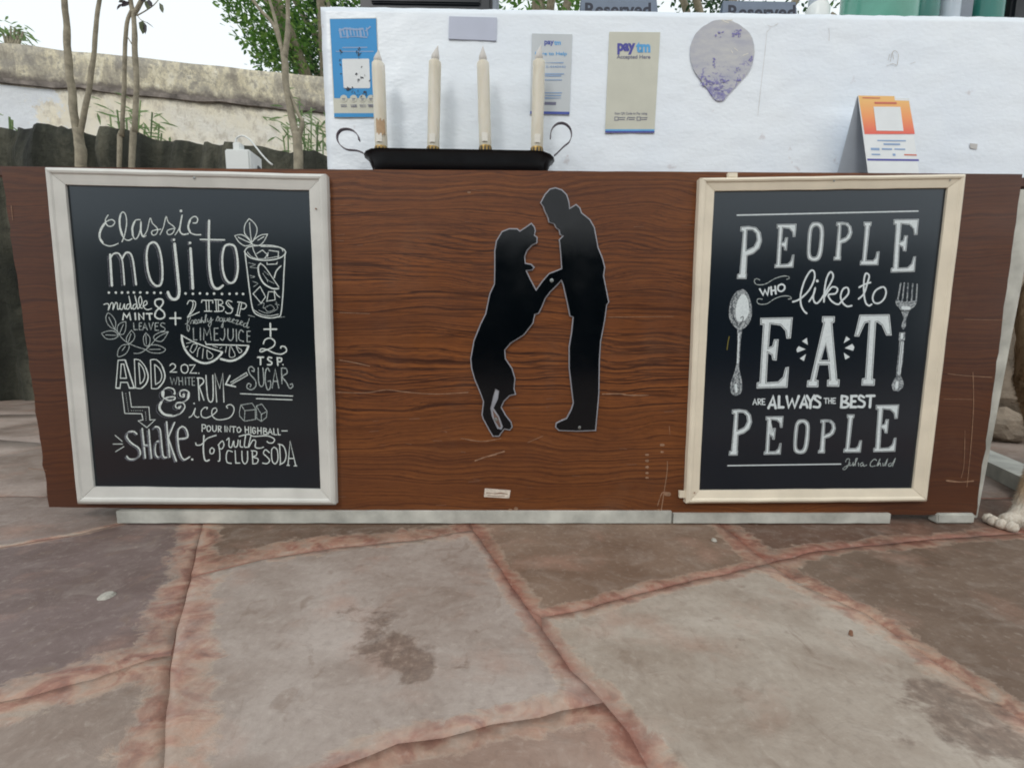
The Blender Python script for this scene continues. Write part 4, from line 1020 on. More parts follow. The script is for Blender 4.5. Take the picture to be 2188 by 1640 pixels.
# drawings
g = Draw(YD)
g.sm('A',11,[(1560,490),(1600,445),(1720,430),(1850,435),(1945,470),(1955,515),(1880,560),(1740,575),(1620,550),(1562,495)],[(1565,495),(1590,700),(1615,900),(1645,1060),(1700,1112),(1800,1135),(1880,1125),(1915,1095),(1935,900),(1945,700),(1956,505)])
g.sm('A',6,[(1590,495),(1640,545),(1740,560),(1900,535)],[(1650,1055),(1720,1100),(1800,1115),(1890,1100)],[(1720,440),(1900,450),(1935,490)])
g.sm('A',8,[(1605,170),(1565,230),(1562,310),(1605,365),(1630,400),(1672,330),(1682,260),(1645,200),(1605,170)],[(1610,210),(1618,300),(1630,400)],[(1465,335),(1530,325),(1590,360),(1628,412),(1570,435),(1510,400),(1465,335)],[(1500,350),(1560,380),(1620,405)],[(1785,320),(1720,330),(1660,370),(1632,412),(1700,430),(1750,390),(1785,320)],[(1750,345),(1690,380)],[(1630,400),(1650,480),(1690,560)])
g.sl('A',8,[(1680,510),(1735,475),(1785,520),(1760,552)],[(1800,478),(1892,490),(1888,550)],[(1790,500),(1785,540)],[(1780,595),(1782,615),(1875,610),(1880,592)],[(1645,900),(1712,830),(1766,930),(1722,992),(1645,900)],[(1780,960),(1795,880),(1850,882),(1860,960),(1775,972)],[(1850,870),(1880,915),(1905,935)])
g.sm('A',14,[(1716,605),(1695,640),(1705,720),(1750,800),(1830,848),(1892,850)]); g.sm('A',8,[(1716,605),(1760,640),(1830,740),(1895,835)]); g.sm('A',12,[(1915,630),(1870,680),(1850,745)])
g.build('drink_drawing', M['chalk'], LB)
g = Draw(YD)
g.sm('A',5,[(1600,600),(1665,615),(1615,640),(1685,650)],[(1610,720),(1660,735),(1620,745)],[(1690,1010),(1750,990),(1745,1040),(1815,1010),(1850,1050),(1790,1075),(1760,1040)],[(1700,1060),(1790,1090),(1880,1050)],[(1740,700),(1780,760),(1850,800)],[(1750,680),(1800,720)],[(1770,740),(1790,790)],[(1640,780),(1690,800),(1650,830)],[(1860,1000),(1900,1010)],[(1870,980),(1885,1040)],[(1600,1110),(1660,1125)],[(1890,1130),(1950,1125)])
for p in ([(230,1085),(210,1130),(225,1190),(270,1235),(300,1230),(305,1170),(270,1110),(230,1085)],[(405,1170),(345,1190),(320,1240),(340,1290),(385,1290),(405,1230),(405,1170)],[(170,1285),(220,1265),(290,1265),(330,1310),(280,1340),(210,1335),(170,1285)],[(460,1255),(492,1300),(480,1350),(430,1385),(410,1330),(460,1255)],
          [(820,1270),(740,1275),(680,1310),(690,1350),(760,1360),(820,1270)],[(600,1280),(575,1330),(590,1400),(630,1400),(640,1330),(600,1280)],[(300,1240),(380,1345),(470,1400),(600,1444)],[(240,1130),(300,1255)],[(380,1200),(345,1285)],[(820,1272),(720,1320),(660,1385),(600,1444),(540,1477),(485,1480)],[(600,1300),(605,1390)],[(210,1300),(320,1305)],[(455,1290),(430,1370)]): g.sm('A',7,p)
for p in ([(435,70),(370,80),(330,130),(330,190),(400,165),(435,110),(435,70)],[(600,122),(640,80),(720,80),(792,120),(740,155),(650,150),(600,122)],[(400,90),(370,130)],[(630,120),(740,118)]): g.sm('B',7,p)
g.sl('B',7,[(1510,730),(1525,660),(1635,642),(1665,690),(1668,800),(1560,818),(1515,770),(1510,730)],[(1530,665),(1565,715),(1665,705)],[(1565,715),(1560,815)],[(1675,670),(1730,650),(1780,720),(1775,780),(1725,820),(1680,790),(1675,670)],[(1680,675),(1725,750),(1775,725)],[(1725,750),(1725,820)])
g.build('leaf_drawing', M['chalk_soft'], LB)
g = Draw(YD)
g.sm('B',20,[(950,0),(955,40),(985,125),(1050,200),(1130,245),(1200,252),(1270,225),(1320,180),(1343,148)],[(1598,88),(1570,150),(1500,208),(1420,232),(1330,212)])
g.sl('B',11,[(945,-20),(1050,40),(1200,100),(1345,145)],[(1180,45),(1188,70),(1600,82)],[(945,-20),(950,20)])
g.sm('B',6,[(995,60),(1040,50)],[(1030,130),(1060,70),(1100,78),(1060,150),(1030,130)],[(1100,190),(1110,120),(1130,100)],[(1160,110),(1150,210)],[(1195,125),(1250,170),(1240,205),(1200,205),(1195,125)],[(1385,90),(1375,150)],[(1420,90),(1415,190),(1470,180),(1430,90)],[(1480,90),(1535,130),(1510,152),(1480,90)],[(1250,85),(1300,100)],[(990,100),(1010,90)],[(1340,100),(1320,110)])
g.build('lime_drawing', M['chalk'], LB)
# right board: inline serif letters
E_ = [[(478,75),(738,70),(722,240),(688,242),(680,180),(640,135),(560,125),(545,315),(575,300),(588,248),(625,248),(608,418),(575,415),(568,375),(540,358),(528,595),(620,590),(660,550),(680,475),(708,470),(695,638),(448,645),(450,598),(472,592),(500,132),(478,130)]]
P_ = [[(300,380),(360,375),(420,385),(455,425),(466,490),(445,550),(400,590),(352,607),(345,742),(349,745),(345,785),(272,785),(275,748),(292,742),(318,420),(298,416)],[(352,408),(345,562),(400,535),(425,485),(420,435),(392,408)][::1]]
L_ = [[(1260,345),(1322,345),(1318,375),(1308,380),(1280,640),(1330,640),(1350,620),(1360,575),(1383,572),(1372,678),(1230,678),(1233,645),(1248,640),(1270,380),(1260,375)]]
O_ = [smooth_pts([(885,347),(918,352),(943,380),(948,440),(938,570),(915,635),(875,650),(835,638),(820,600),(822,500),(832,400),(855,355)],3,True), smooth_pts([(885,378),(862,398),(854,450),(846,560),(852,605),(872,617),(895,602),(908,540),(918,430),(908,388)],3,True)]
A_ = [[(980,62),(1082,62),(1078,110),(1060,118),(1100,570),(1120,572),(1115,630),(1018,627),(1020,575),(1040,570),(1028,455),(955,455),(930,575),(950,578),(948,633),(855,633),(860,580),(885,575),(990,115),(978,108)],[(1008,290),(970,415),(1030,415)]]
T_ = [[(1285,48),(1528,45),(1545,215),(1500,215),(1465,135),(1430,108),(1418,110),(1390,565),(1410,570),(1405,622),(1300,620),(1305,565),(1330,560),(1360,108),(1330,115),(1280,225),(1243,222)]]
w2 = Draw(YD)
def inline(key, tpl, box, o1, o2):
    xs = [p[0] for p in tpl[0]]; ys = [p[1] for p in tpl[0]]
    bx0, by0, bx1, by1 = min(xs), min(ys), max(xs), max(ys); x0, y0, x1, y1 = box
    loops = [[(x0+(x-bx0)/(bx1-bx0)*(x1-x0), y0+(y-by0)/(by1-by0)*(y1-y0)) for x, y in l] for l in tpl]
    def off(dd):
        out = []
        for i, l in enumerate(loops):
            cc = area2(l) > 0; d_ = dd if i == 0 else -dd; out.append(offset_poly(l, d_ if cc else -d_))
        return out
    a_, b_, c_ = Draw(YD), Draw(YD), Draw(YD)
    a_.fill(key, loops, YD-.0001); b_.fill(key, off(o1), YD-.0002); c_.fill(key, off(o2), YD-.0003)
    lt = a_.build('letter', M['print_white'], RB)
    for q_, nm, mt_ in ((b_, 'dark_inline', M['print_dark']), (c_, 'white_fill', M['print_white'])):
        o = link(nm, q_.v, q_.f, mt_); o.parent = lt; o.matrix_parent_inverse = Matrix.Translation(RB.location).inverted() @ Matrix.Translation(RB.location)
for tpl, bx in ((P_,(272,375,468,787)),(E_,(565,358,737,702)),(O_,(818,345,950,650)),(P_,(1025,343,1172,642)),(L_,(1230,343,1384,680)),(E_,(1470,320,1690,737))): inline('C', tpl, bx, 3.2, 7.6)
for tpl, bx in ((P_,(218,815,408,1192)),(E_,(503,872,664,1187)),(O_,(745,898,877,1180)),(P_,(945,898,1090,1174)),(L_,(1152,858,1304,1168)),(E_,(1395,778,1606,1165))): inline('D', tpl, bx, 3.4, 8.0)
for tpl, bx in ((E_,(445,68,739,647)),(A_,(853,60,1122,636)),(T_,(1242,44,1546,624))): inline('D', tpl, bx, 6, 10.5)
for l in ([(855,235),(815,262),(862,292)],[(787,303),(770,328),(776,353),(845,328)],[(848,366),(797,402),(830,424)],[(1175,222),(1155,278),(1207,246)],[(1163,318),(1225,284),(1242,310),(1232,340)],[(1155,356),(1168,412),(1205,390)]): (w2.cut(), w2.fill('D', [l], YD-.0001))
w2.build('ray', M['print_white'], RB)
r1 = Draw(YD)
r1.cut()
r1.sl('C',10,[(274,291),(1683,259)],wob=0); r1.sl('D',9,[(210,1275),(1130,1262)],wob=0)
r1.cut()
r1.sl('C',14,[(450,866),(476,912),(490,872),(510,912),(522,856)],[(538,850),(542,908)],[(570,845),(575,902)],[(540,880),(573,874)]); r1.sm('C',13,[(622,828),(596,840),(594,872),(618,884),(642,866),(642,840),(622,828)])
r1.cut()
r1.sm('C',13,[(708,965),(760,945),(830,880),(875,790),(872,728),(842,728),(800,800),(770,900),(770,980),(790,1030),(815,1055)],[(835,962),(870,905),(882,858),(866,930),(885,975),(920,955),(985,850),(1022,770),(1002,732),(972,780),(955,870),(950,965)],[(955,925),(1010,852),(1055,862),(1040,900),(985,912),(1010,960),(1060,985),(1092,955),(1140,902),(1135,856),(1100,865),(1080,920),(1095,970),(1130,1000),(1166,995)],
 [(1220,942),(1262,900),(1292,810),(1302,760),(1276,745),(1262,800),(1262,900),(1275,970),(1300,995),(1322,985)],[(1225,852),(1275,826),(1312,815)],[(1392,852),(1350,880),(1330,930),(1342,970),(1380,975),(1420,940),(1434,885),(1415,850),(1375,862)]); r1.sm('C',22,[(898,803)])
r1.cut()
r1.sl('D',21,[(542,806),(580,712),(600,806)],[(560,780),(594,780)],[(628,712),(626,800),(662,800)],[(690,712),(706,800),(735,735),(755,800),(788,710)],[(802,800),(835,710),(858,800)],[(815,775),(850,775)],[(856,708),(884,755),(915,706)],[(884,755),(882,804)],[(1140,708),(1135,798)],[(1260,708),(1218,710),(1214,798),(1255,798)],[(1216,752),(1248,752)],[(1342,708),(1405,706)],[(1375,708),(1368,798)],wob=0,)
r1.cut()
r1.sm('D',19,[(965,722),(935,707),(920,732),(960,765),(952,798),(910,796)],[(1140,708),(1184,718),(1172,748),(1140,752)],[(1140,752),(1194,772),(1178,798),(1132,800)],[(1320,718),(1290,705),(1280,732),(1324,762),(1312,796),(1272,794)],wob=0)
r1.cut()
r1.sl('D',8,[(415,778),(430,732),(446,778)],[(420,762),(441,762)],[(456,732),(458,778)],[(458,756),(482,778)],[(512,732),(490,732),(492,778),(514,778)],[(491,755),(509,755)],[(995,727),(1024,727)],[(1009,727),(1009,768)],[(1032,725),(1032,768)],[(1054,725),(1054,768)],[(1032,747),(1054,747)],[(1088,726),(1066,726),(1066,768),(1088,768)],[(1066,747),(1084,747)]); r1.sm('D',8,[(456,732),(478,736),(476,752),(458,756)])
r1.build('lettering', M['print_white'], RB)
r2 = Draw(YD)
r2.sm('C',6,[(450,795),(425,785),(408,800),(425,830),(490,828),(560,788),(620,767),(668,766),(680,782),(660,790)],[(470,945),(440,942),(428,958),(445,982),(505,980),(565,942),(630,920),(680,922),(696,940),(672,944)])
r2.sm('D',6,[(1170,1244),(1180,1222),(1202,1224),(1188,1280),(1160,1308),(1150,1295),(1202,1264)],[(1206,1250),(1206,1276),(1226,1264),(1232,1250),(1234,1276),(1266,1220),(1252,1225),(1250,1275)],[(1274,1250),(1276,1278)],[(1312,1250),(1290,1260),(1296,1280),(1316,1264),(1318,1280),(1340,1270)],[(1422,1232),(1405,1222),(1375,1250),(1375,1280),(1412,1276)],[(1424,1276),(1452,1220),(1432,1276),(1450,1254),(1456,1278)],[(1474,1254),(1476,1278)],[(1484,1276),(1512,1220),(1496,1276)],[(1542,1254),(1520,1264),(1525,1281),(1546,1267),(1576,1216),(1552,1281)])
r2.build('fine_lettering', M['chalk_soft'], RB)
cut = Draw(YD)
cut.fill('C', [smooth_pts([(310,868),(262,892),(226,950),(210,1040),(216,1100),(245,1150),(285,1182),(320,1176),(360,1140),(386,1080),(386,1000),(366,920),(340,880)],3,True)], YD-.0001)
cut.fill('D', [smooth_pts([(288,150),(326,150),(315,250),(306,400),(302,480),(320,560),(328,640),(312,690),(272,706),(236,682),(230,620),(255,540),(280,450),(285,350),(290,250)],2,True)], YD-.0002)
for a, b in (((1548,822),(1524,960)),((1576,820),(1560,960)),((1606,824),(1597,960)),((1641,826),(1633,960)),((1676,830),(1669,960))): cut.sl('C', 11, [a, b])
cut.fill('C', [smooth_pts([(1510,950),(1560,962),(1620,962),(1672,952),(1662,995),(1622,1030),(1605,1062),(1588,1110),(1590,1150),(1568,1180),(1552,1150),(1570,1100),(1560,1060),(1545,1025),(1515,992)],2,True)], YD-.0001)
cut.fill('D', [[(1608,188),(1656,186),(1653,250),(1646,262),(1640,400),(1618,540),(1628,560),(1644,600),(1636,640),(1600,672),(1556,662),(1545,620),(1560,580),(1585,545),(1580,530),(1596,400),(1608,262),(1602,250)]], YD-.0001)
cut.build('cutlery_print', M['print_grey'], RB)
hl = Draw(YD-.0003)
hl.fill('C', [smooth_pts([(318,905),(285,940),(262,1020),(265,1090),(285,1120),(330,1110),(362,1060),(365,990),(350,930)],3,True)], YD-.0004)
hl.sm('D',10,[(300,200),(296,330),(290,440)],wob=.6); hl.sm('D',22,[(275,620),(280,670)],wob=.6); hl.sm('C',26,[(1565,1012),(1612,1015)]); hl.sl('D',9,[(1625,270),(1600,530)],[(1640,270),(1612,530)]); hl.sl('D',22,[(1630,205),(1628,235)],wob=.3); hl.sm('D',24,[(1590,600),(1585,640)])
hl.build('cutlery_highlight', M['print_white'], RB)
dd = Draw(YD-.0006)
dd.sl('D',3,[(1633,270),(1606,530)],[(1618,270),(1594,500)],[(1604,262),(1650,258)],[(1582,548),(1622,550)],[(1600,190),(1656,190)]); dd.sm('C',5,[(240,1010),(245,1080),(275,1140)],[(270,900),(238,960),(228,1060)],[(300,1090),(320,1080),(318,1110),(290,1150)],[(1545,1028),(1580,1040),(1618,1030)]); dd.sm('D',4,[(262,560),(250,620),(262,680)],[(300,560),(308,620),(300,690)])
dd.build('cutlery_shading', M['print_dark'], RB)
yl = Draw(YD); yl.sm('D',7,[(222,225),(212,270),(204,330)]); M['yellow'] = simple('dried_yellow_drip', srgb(120,110,40), .5, .1, 40, bmp=0); yl.build('drip', M['yellow'], RB)

# ------------------------------------------------------------------ silhouette sign
sil = [(300,525),(300,440),(310,380),(345,322),(390,304),(440,305),(455,318),(490,295),(525,270),(546,296),(551,320),(545,345),(562,358),(560,393),(530,408),(500,440),(487,475),(490,513),(525,520),(545,540),(530,558),(497,561),(520,610),(553,672),(590,620),(630,575),(690,552),(705,545),(700,470),(694,400),(690,372),(712,350),(695,343),(690,315),(672,302),(660,278),(628,268),(622,240),(600,195),(595,175),(577,150),(590,125),(605,98),(635,65),(670,57),(710,70),(740,100),(753,140),(758,180),(795,157),(820,180),(830,210),(880,250),(908,300),(930,420),(955,480),(971,540),(963,590),(985,700),(995,750),(982,768),(970,860),(945,990),(938,1100),(935,1300),(915,1527),(800,1531),(690,1527),(668,1507),(672,1480),(700,1465),(735,1450),(762,1400),(775,1360),(762,1250),(750,1150),(750,1020),(765,930),(774,842),(755,835),(740,760),(715,650),(705,622),(680,650),(640,690),(610,730),(590,780),(570,820),(548,826),(535,880),(480,950),(400,1000),(366,1040),(370,1090),(410,1150),(428,1210),(422,1270),(432,1308),(395,1316),(360,1350),(345,1385),(370,1430),(405,1475),(411,1505),(395,1525),(362,1518),(345,1540),(330,1562),(290,1562),(265,1520),(230,1455),(223,1430),(232,1350),(210,1290),(180,1220),(160,1150),(155,1090),(175,980),(215,880),(245,820),(270,700),(298,640),(300,560)]
sil = sil[::-1] if area2(sil) < 0 else sil
ss = thing('silhouette_sign', 'glossy black cut-out sign of a dog standing against a bowing man, mounted on the wood', 'sign', (P(1160,700,-.002).x, -.002, P(1160,930,-.002).z))
def extrude(name, key, loops, Yf, Yb, mat, parent):
    ox, oy, sc = SC[key]; tr = tessellate_polygon([[Vector((x,y,0)) for x, y in l] for l in loops]); flat = [p for l in loops for p in l]; n = len(flat)
    vs = [P(ox+x/sc, oy+y/sc, Yf) for x, y in flat]; vs += [Vector((v.x, Yb, v.z)) for v in vs]
    fs = []
    for t_ in tr:
        a, b, c = [vs[i] for i in t_]; nn = (b-a).cross(c-a)
        t_ = tuple(t_) if nn.y < 0 else tuple(t_)[::-1]; fs.append(t_); fs.append(tuple(i+n for i in t_[::-1]))
    b = 0
    for l in loops:
        k = len(l)
        for i in range(k): fs.append((b+i, b+(i+1) % k, b+(i+1) % k+n, b+i+n))
        b += k
    o = link(name, vs, fs, mat); 
    bm = bmesh.new(); bm.from_mesh(o.data); bmesh.ops.recalc_face_normals(bm, faces=bm.faces); bm.to_mesh(o.data); bm.free()
    return adopt(o, parent) if parent else o
extrude('backing', 'E', [sil], -.0045, -.0008, M['acrylic_edge'], ss)
hole = [(306,1272),(330,1285),(322,1335),(296,1388),(330,1440),(352,1500),(345,1520),(318,1515),(285,1440),(276,1390),(290,1330)]
blk = offset_poly(sil, 6.5)
extrude('black_face', 'E', [blk, hole if area2(hole) < 0 else hole[::-1]], -.0062, -.0048, M['acrylic_black'], ss)
extrude('clear_web', 'E', [[(290,1400),(322,1444),(340,1500),(330,1508),(300,1460)]], -.0050, -.0047, M['acrylic_clear'], ss)
for u, v, r in ((647,620,.0042),(310,1458,.0040),(815,1506,.0036)): screw(950+u/2.8275, 380+v/2.8275, -.0062 if u != 310 else -.005, ss, r)

# ------------------------------------------------------------------ white ledge
YW = .105
zb, zt = CT+.0005, P(1200, 25, YW).z
ledge = thing('white_ledge', 'rough white painted ledge wall standing on the counter', 'ledge wall', (.9, .3, CT))
xl = P(692,180,YW).x; ROLLZ = 0
mb = MB(); nx, nz = 130, 34; xr = 1.47; vs = []; fs = []
def ztop(x): # photo top edge sampled
    u = 1094+F*x/(YW+CAMD); v = 15+(u-690)*.0153; return P(u, v, YW).z
for j in range(nz+1):
    for i in range(nx+1):
        x = xl+(xr-xl)*i/nx; t = j/nz; z = zb+(ztop(x)-zb)*t
        e = .0012*noise.noise(Vector((x*18, z*30, 0)))+.001*noise.noise(Vector((x*50, z*80, 4)))
        xx = x + (.002*noise.noise(Vector((0, z*30, 2))) if i == 0 else 0) - (.006*(1-t) if False else 0)
        vs.append((xx, YW+e, z+(.0014*noise.noise(Vector((x*40,0,0))) if j == nz else 0)))
for j in range(nz):
    for i in range(nx): a = j*(nx+1)+i; fs.append((a, a+1, a+nx+2, a+nx+1))
n0 = len(vs); DP = .42
for i in range(nx+1): v = vs[nz*(nx+1)+i]; vs.append((v[0], YW+DP, v[2]))
for i in range(nx): fs.append((nz*(nx+1)+i, nz*(nx+1)+i+1, n0+i+1, n0+i))
n1 = len(vs)
for j in range(nz+1): v = vs[j*(nx+1)]; vs.append((v[0], YW+DP, v[2]))
for j in range(nz): fs.append((j*(nx+1), (j+1)*(nx+1), n1+j+1, n1+j))
n2 = len(vs)
vs += [(xl, YW+DP+.0005, zb), (xr, YW+DP+.0005, zb), (xr, YW+DP+.0005, zt-.002), (xl, YW+DP+.0005, zt-.002), (xr, YW+.003, zb), (xr, YW+.003, zt-.002)]
fs += [(n2+1, n2, n2+3, n2+2), (n2+4, n2+1, n2+2, n2+5)]
adopt(link('ledge_body', vs, fs, M['whitewall'], smooth=True), ledge)

# stickers on the ledge
YS = YW-.0026
def sticker(name, label, key, quad, mat, cat='sticker'):
    ox, oy, sc = SC[key]; q = [(ox+x/sc, oy+y/sc) for x, y in quad]
    return tag(slab(name, q, YS, .002, mat), label, cat)
def child_draw(o, name, mat, fn, Y=None):
    g = Draw(YS-.0003 if Y is None else Y); fn(g); c = link(name, g.v, g.f, mat); adopt(c, o)
    if name in ('small_print', 'grime', 'violet_speck', 'faded_lettering', 'round_icon'): c['kind'] = 'stuff'
    return c
s1 = sticker('payment_sticker', 'blue payment sticker with scan square, behind the leftmost candle', 'O', [(714,251),(811,251),(804,38),(704,40)], M['p_cream'])
child_draw(s1, 'blue_print', M['p_blue'], lambda g: g.fill('O', [[(704.6,41),(803.6,39.5),(808,160),(809,210),(714,210)]], YS-.0003))
child_draw(s1, 'stripe', M['p_blue'], lambda g: g.fill('O', [[(714,242),(811,242),(811,250.5),(714,250.5)]], YS-.0003))
child_draw(s1, 'scan_square', M['p_white'], lambda g: g.fill('K', [[(185,466),(192,460),(390,458),(397,464),(405,680),(398,688),(205,688),(198,682)]], YS-.0006))
child_draw(s1, 'round_icon', M['p_cream'], lambda g: [g.fill('K', [[(x+28*math.cos(a*.4), 768+28*math.sin(a*.4)) for a in range(16)]], YS-.0006-i*.00001) for i, x in enumerate((198,275,345,410))])
def _p(g):
    g.sl('K',7,[(190,372),(380,370)],[(140,402),(430,402)],wob=.8)
    for i in range(9): g.stroke('K', 9+5*random.Random(i).random(), [(168+i*26, 225+random.Random(i+5).uniform(-10,10)), (178+i*26, 290+random.Random(i).uniform(-20,5))], wob=1.)
    g.sl('K',14,[(165,240),(210,222),(300,232),(345,225)],wob=.9); g.sl('K',10,[(180,292),(290,286),(380,292)],[(370,240),(405,210)],wob=.9)
child_draw(s1, 'faded_lettering', M['p_faint'], _p, YS-.0005)
def _i(g):
    for i, x in enumerate((198,275,345,410)):
        g.sl('K',5,[(x-12,768),(x+12,768)],[(x-8,780),(x+6,780)],[(x-22,818),(x+22,818)],[(x-18,830),(x+24,830)],wob=.9)
child_draw(s1, 'small_print', M['p_ink'], _i, YS-.0009)
def _d(g):
    rn = random.Random(3)
    for _ in range(60):
        x, y = rn.choice([(rn.gauss(320,26), rn.gauss(600,50)), (rn.gauss(172,6), rn.uniform(380,590)), (rn.gauss(320,18), rn.gauss(425,20)), (rn.gauss(345,40), rn.gauss(730,14)), (rn.gauss(235,14), rn.gauss(690,6))])
        g.stroke('K', rn.uniform(3,10), [(x, y), (x+rn.uniform(-9,9), y+rn.uniform(-14,14))], wob=1.)
child_draw(s1, 'grime', M['p_black'], _d, YS-.0010)
s2 = sticker('blank_sticker', 'blank lavender grey rectangular sticker above the candles', 'K', [(1015,303),(1387,318),(1392,138),(1020,128)], M['p_lav'])
s3 = sticker('help_sticker', 'pale help sticker with blue print behind the rightmost candle', 'K', [(1650,890),(1957,893),(1980,268),(1665,262)], M['p_greysticker'])
child_draw(s3, 'brand_lettering', M['p_navy'], lambda g: g.text('K', 'pay', (1762,318,1836,360), .03), YS-.0004)
child_draw(s3, 'brand_lettering', M['p_lblue'], lambda g: g.text('K', 'tm', (1838,318,1890,352), .03), YS-.0004)
def _h(g):
    g.text('K', 'Here to Help', (1690,405,1938,440), .02)
child_draw(s3, 'heading_lettering', M['p_lblue'], _h, YS-.0004)
def _l(g):
    g.text('K', '0-4440440', (1775,512,1928,530), .01)
    for y, x1 in ((490,1908),(577,1912),(592,1890),(624,1895),(724,1895),(745,1888),(765,1888)): g.sl('K', 9, [(1770,y),(x1,y)], wob=.9)
child_draw(s3, 'small_print', M['p_faint'], _l, YS-.0004)
child_draw(s3, 'stripe', M['p_navy'], lambda g: g.fill('K', [[(1652,866),(1958,872),(1957,892),(1651,888)]], YS-.0003))
child_draw(s3, 'app_badge', M['p_ink'], lambda g: g.fill('K', [[(1763,794),(1854,796),(1852,820),(1763,818)]], YS-.0003))
s4 = sticker('payment_card_sticker', 'cream accepted here payment sticker, between the candles and the drop shape', 'S', [(232,1243),(692,1243),(747,303),(272,299)], M['p_cream'])
child_draw(s4, 'brand_lettering', M['p_purple'], lambda g: g.text('S', 'pay', (346,404,515,512), .05), YS-.0004)
child_draw(s4, 'brand_lettering', M['p_lblue'], lambda g: g.text('S', 'tm', (520,392,656,494), .05), YS-.0004)
child_draw(s4, 'lettering', M['p_ink'], lambda g: (g.text('S', 'Accepted Here', (340,515,655,560), .02), g.text('S', 'Scan QR Code to Pay using', (322,1050,625,1078), .012)), YS-.0004)
def _b(g):
    for x in (322,530): g.sl('S', 6, [(x,1095),(x+32,1095),(x+32,1125),(x,1125),(x,1095)])
    for x in (362,570,455): g.sl('S', 7, [(x,1100),(x+55,1100)],[(x,1118),(x+50,1118)], wob=.8)
    g.sm('S', 6, [(437,1122),(445,1098),(458,1098)])
child_draw(s4, 'small_print', M['p_ink'], _b, YS-.0004)
child_draw(s4, 'stripe', M['p_lblue'], lambda g: g.fill('S', [[(234,1210),(694,1210),(693,1226),(233,1226)]], YS-.0003))
child_draw(s4, 'stripe', M['p_purple'], lambda g: g.fill('S', [[(233,1227),(693,1227),(692,1242),(232,1242)]], YS-.0003))
dl = smooth_pts([(1330,185),(1400,192),(1440,208),(1500,240),(1580,310),(1618,390),(1627,490),(1610,600),(1560,690),(1480,780),(1400,865),(1345,932),(1300,945),(1255,928),(1215,870),(1140,770),(1060,650),(1030,540),(1035,430),(1070,330),(1130,262),(1200,218),(1260,190)], 3, True)
dl = [(x+4*noise.noise(Vector((x*.05, y*.05, 0))), y+4*noise.noise(Vector((x*.05, y*.05, 7)))) for x, y in dl]
o = extrude('drop_sticker', 'S', [dl], YS, YS+.0015, M['drop'], None); tag(o, 'worn grey upside-down drop shaped sticker with violet specks on the white ledge', 'sticker')
child_draw(o, 'torn_rim', M['clear_label'], lambda g: (g.sm('S', 9, [(1325,186),(1350,200),(1385,212)],[(1370,190),(1420,190)]), g.sm('S', 6, [(1440,450),(1470,475)],[(1412,475),(1425,495)],[(1520,520),(1570,500)])))
def _v(g):
    rn = random.Random(1)
    for (x0,y0,x1,y1,n) in [(1425,280,1500,350,22),(1130,710,1210,800,26),(1210,760,1290,790,12),(1310,740,1400,765,16),(1200,790,1330,900,26),(1460,730,1495,765,8),(1575,520,1610,575,9),(1235,535,1265,640,9),(1460,630,1490,670,4),(1230,300,1330,350,5)]:
        for _ in range(n):
            x, y = rn.uniform(x0,x1), rn.uniform(y0,y1); g.stroke('S', rn.uniform(5,16), [(x,y),(x+rn.uniform(-9,9),y+rn.uniform(-6,6))], wob=1.)
M['violet'] = paper('violet_specks', (132, 128, 186)); child_draw(o, 'violet_speck', M['violet'], _v, YS-.0004)
# tape residue
g = Draw(YS+.0009)
g.sm('T',5,[(800,575),(850,560),(885,575)],[(830,540),(845,470),(870,445),(900,480),(890,570)],[(810,530),(825,475)],[(850,470),(858,520)],wob=.9); g.sm('T',3,[(1005,560),(1050,545)],[(290,250),(296,300),(292,360)],wob=.9)
g.fill('T', [[(1525,1255),(1595,1262),(1588,1310),(1530,1300)]], YS+.0008)
g.sm('S',3,[(1745,235),(1790,250),(1850,222)],[(1745,300),(1725,500),(1690,800),(1660,1080)],[(1780,260),(1745,300)],wob=.9)
M['residue'] = paper('tape_residue', (196,194,192)); adopt(link('tape_residue', g.v, g.f, M['residue']), ledge)

# tent card
tc = thing('tent_card', 'folded orange and white payment card standing at the right end of the ledge', 'card', (P(1900,362,.05).x, .05, CT))
def leaf4(name, pts, mat):
    f = [Vector(p) for p in pts]; nn = (f[1]-f[0]).cross(f[2]-f[0]).normalized()*.0008
    if nn.y > 0: nn = -nn
    mb = MB(); mb.hexa([p+nn*.5 for p in f]+[p-nn*.5 for p in f]); return mb.build(name, mat, tc)
rl, rr_ = P(1833,205,.055), P(1942,211,.055); zc = CT+.001
bl, br = P(1857,361,.025), P(1966,361,.025); bl.z = br.z = zc
kl = P(1785,361,.088); kr = P(1900,361,.088); kl.z = kr.z = zc
leaf4('front_leaf', [bl, br, rr_, rl], M['p_white']); leaf4('back_leaf', [kl, kr, rr_+Vector((0,.002,0)), rl+Vector((0,.002,0))], M['p_back'])
cardn = (br-bl).cross(rl-bl).normalized(); cardn = -cardn if cardn.y > 0 else cardn
def card_pt(x, y, lift): return PL(1700+x/4.1, y/4.1, bl+cardn*lift, cardn)
def card_fill(name, mat, polys, lift):
    mb = MB()
    for i, p in enumerate(polys): mb.add([card_pt(x, y, lift+i*.00002) for x, y in p], [tuple(range(len(p)))])
    return mb.build(name, mat, tc)
card_fill('orange_print', M['orange'], [[(550,838),(865,843),(870,880),(993,884),(1045,1174),(605,1176)]], .0006)
card_fill('scan_square', M['p_white'], [[(683,935),(918,937),(945,1148),(708,1145)]], .0010)
card_fill('heading_print', M['p_red'], [[(690,893),(885,895),(888,912),(694,910)],[(585,852),(740,856),(742,864),(588,861)]], .0010)
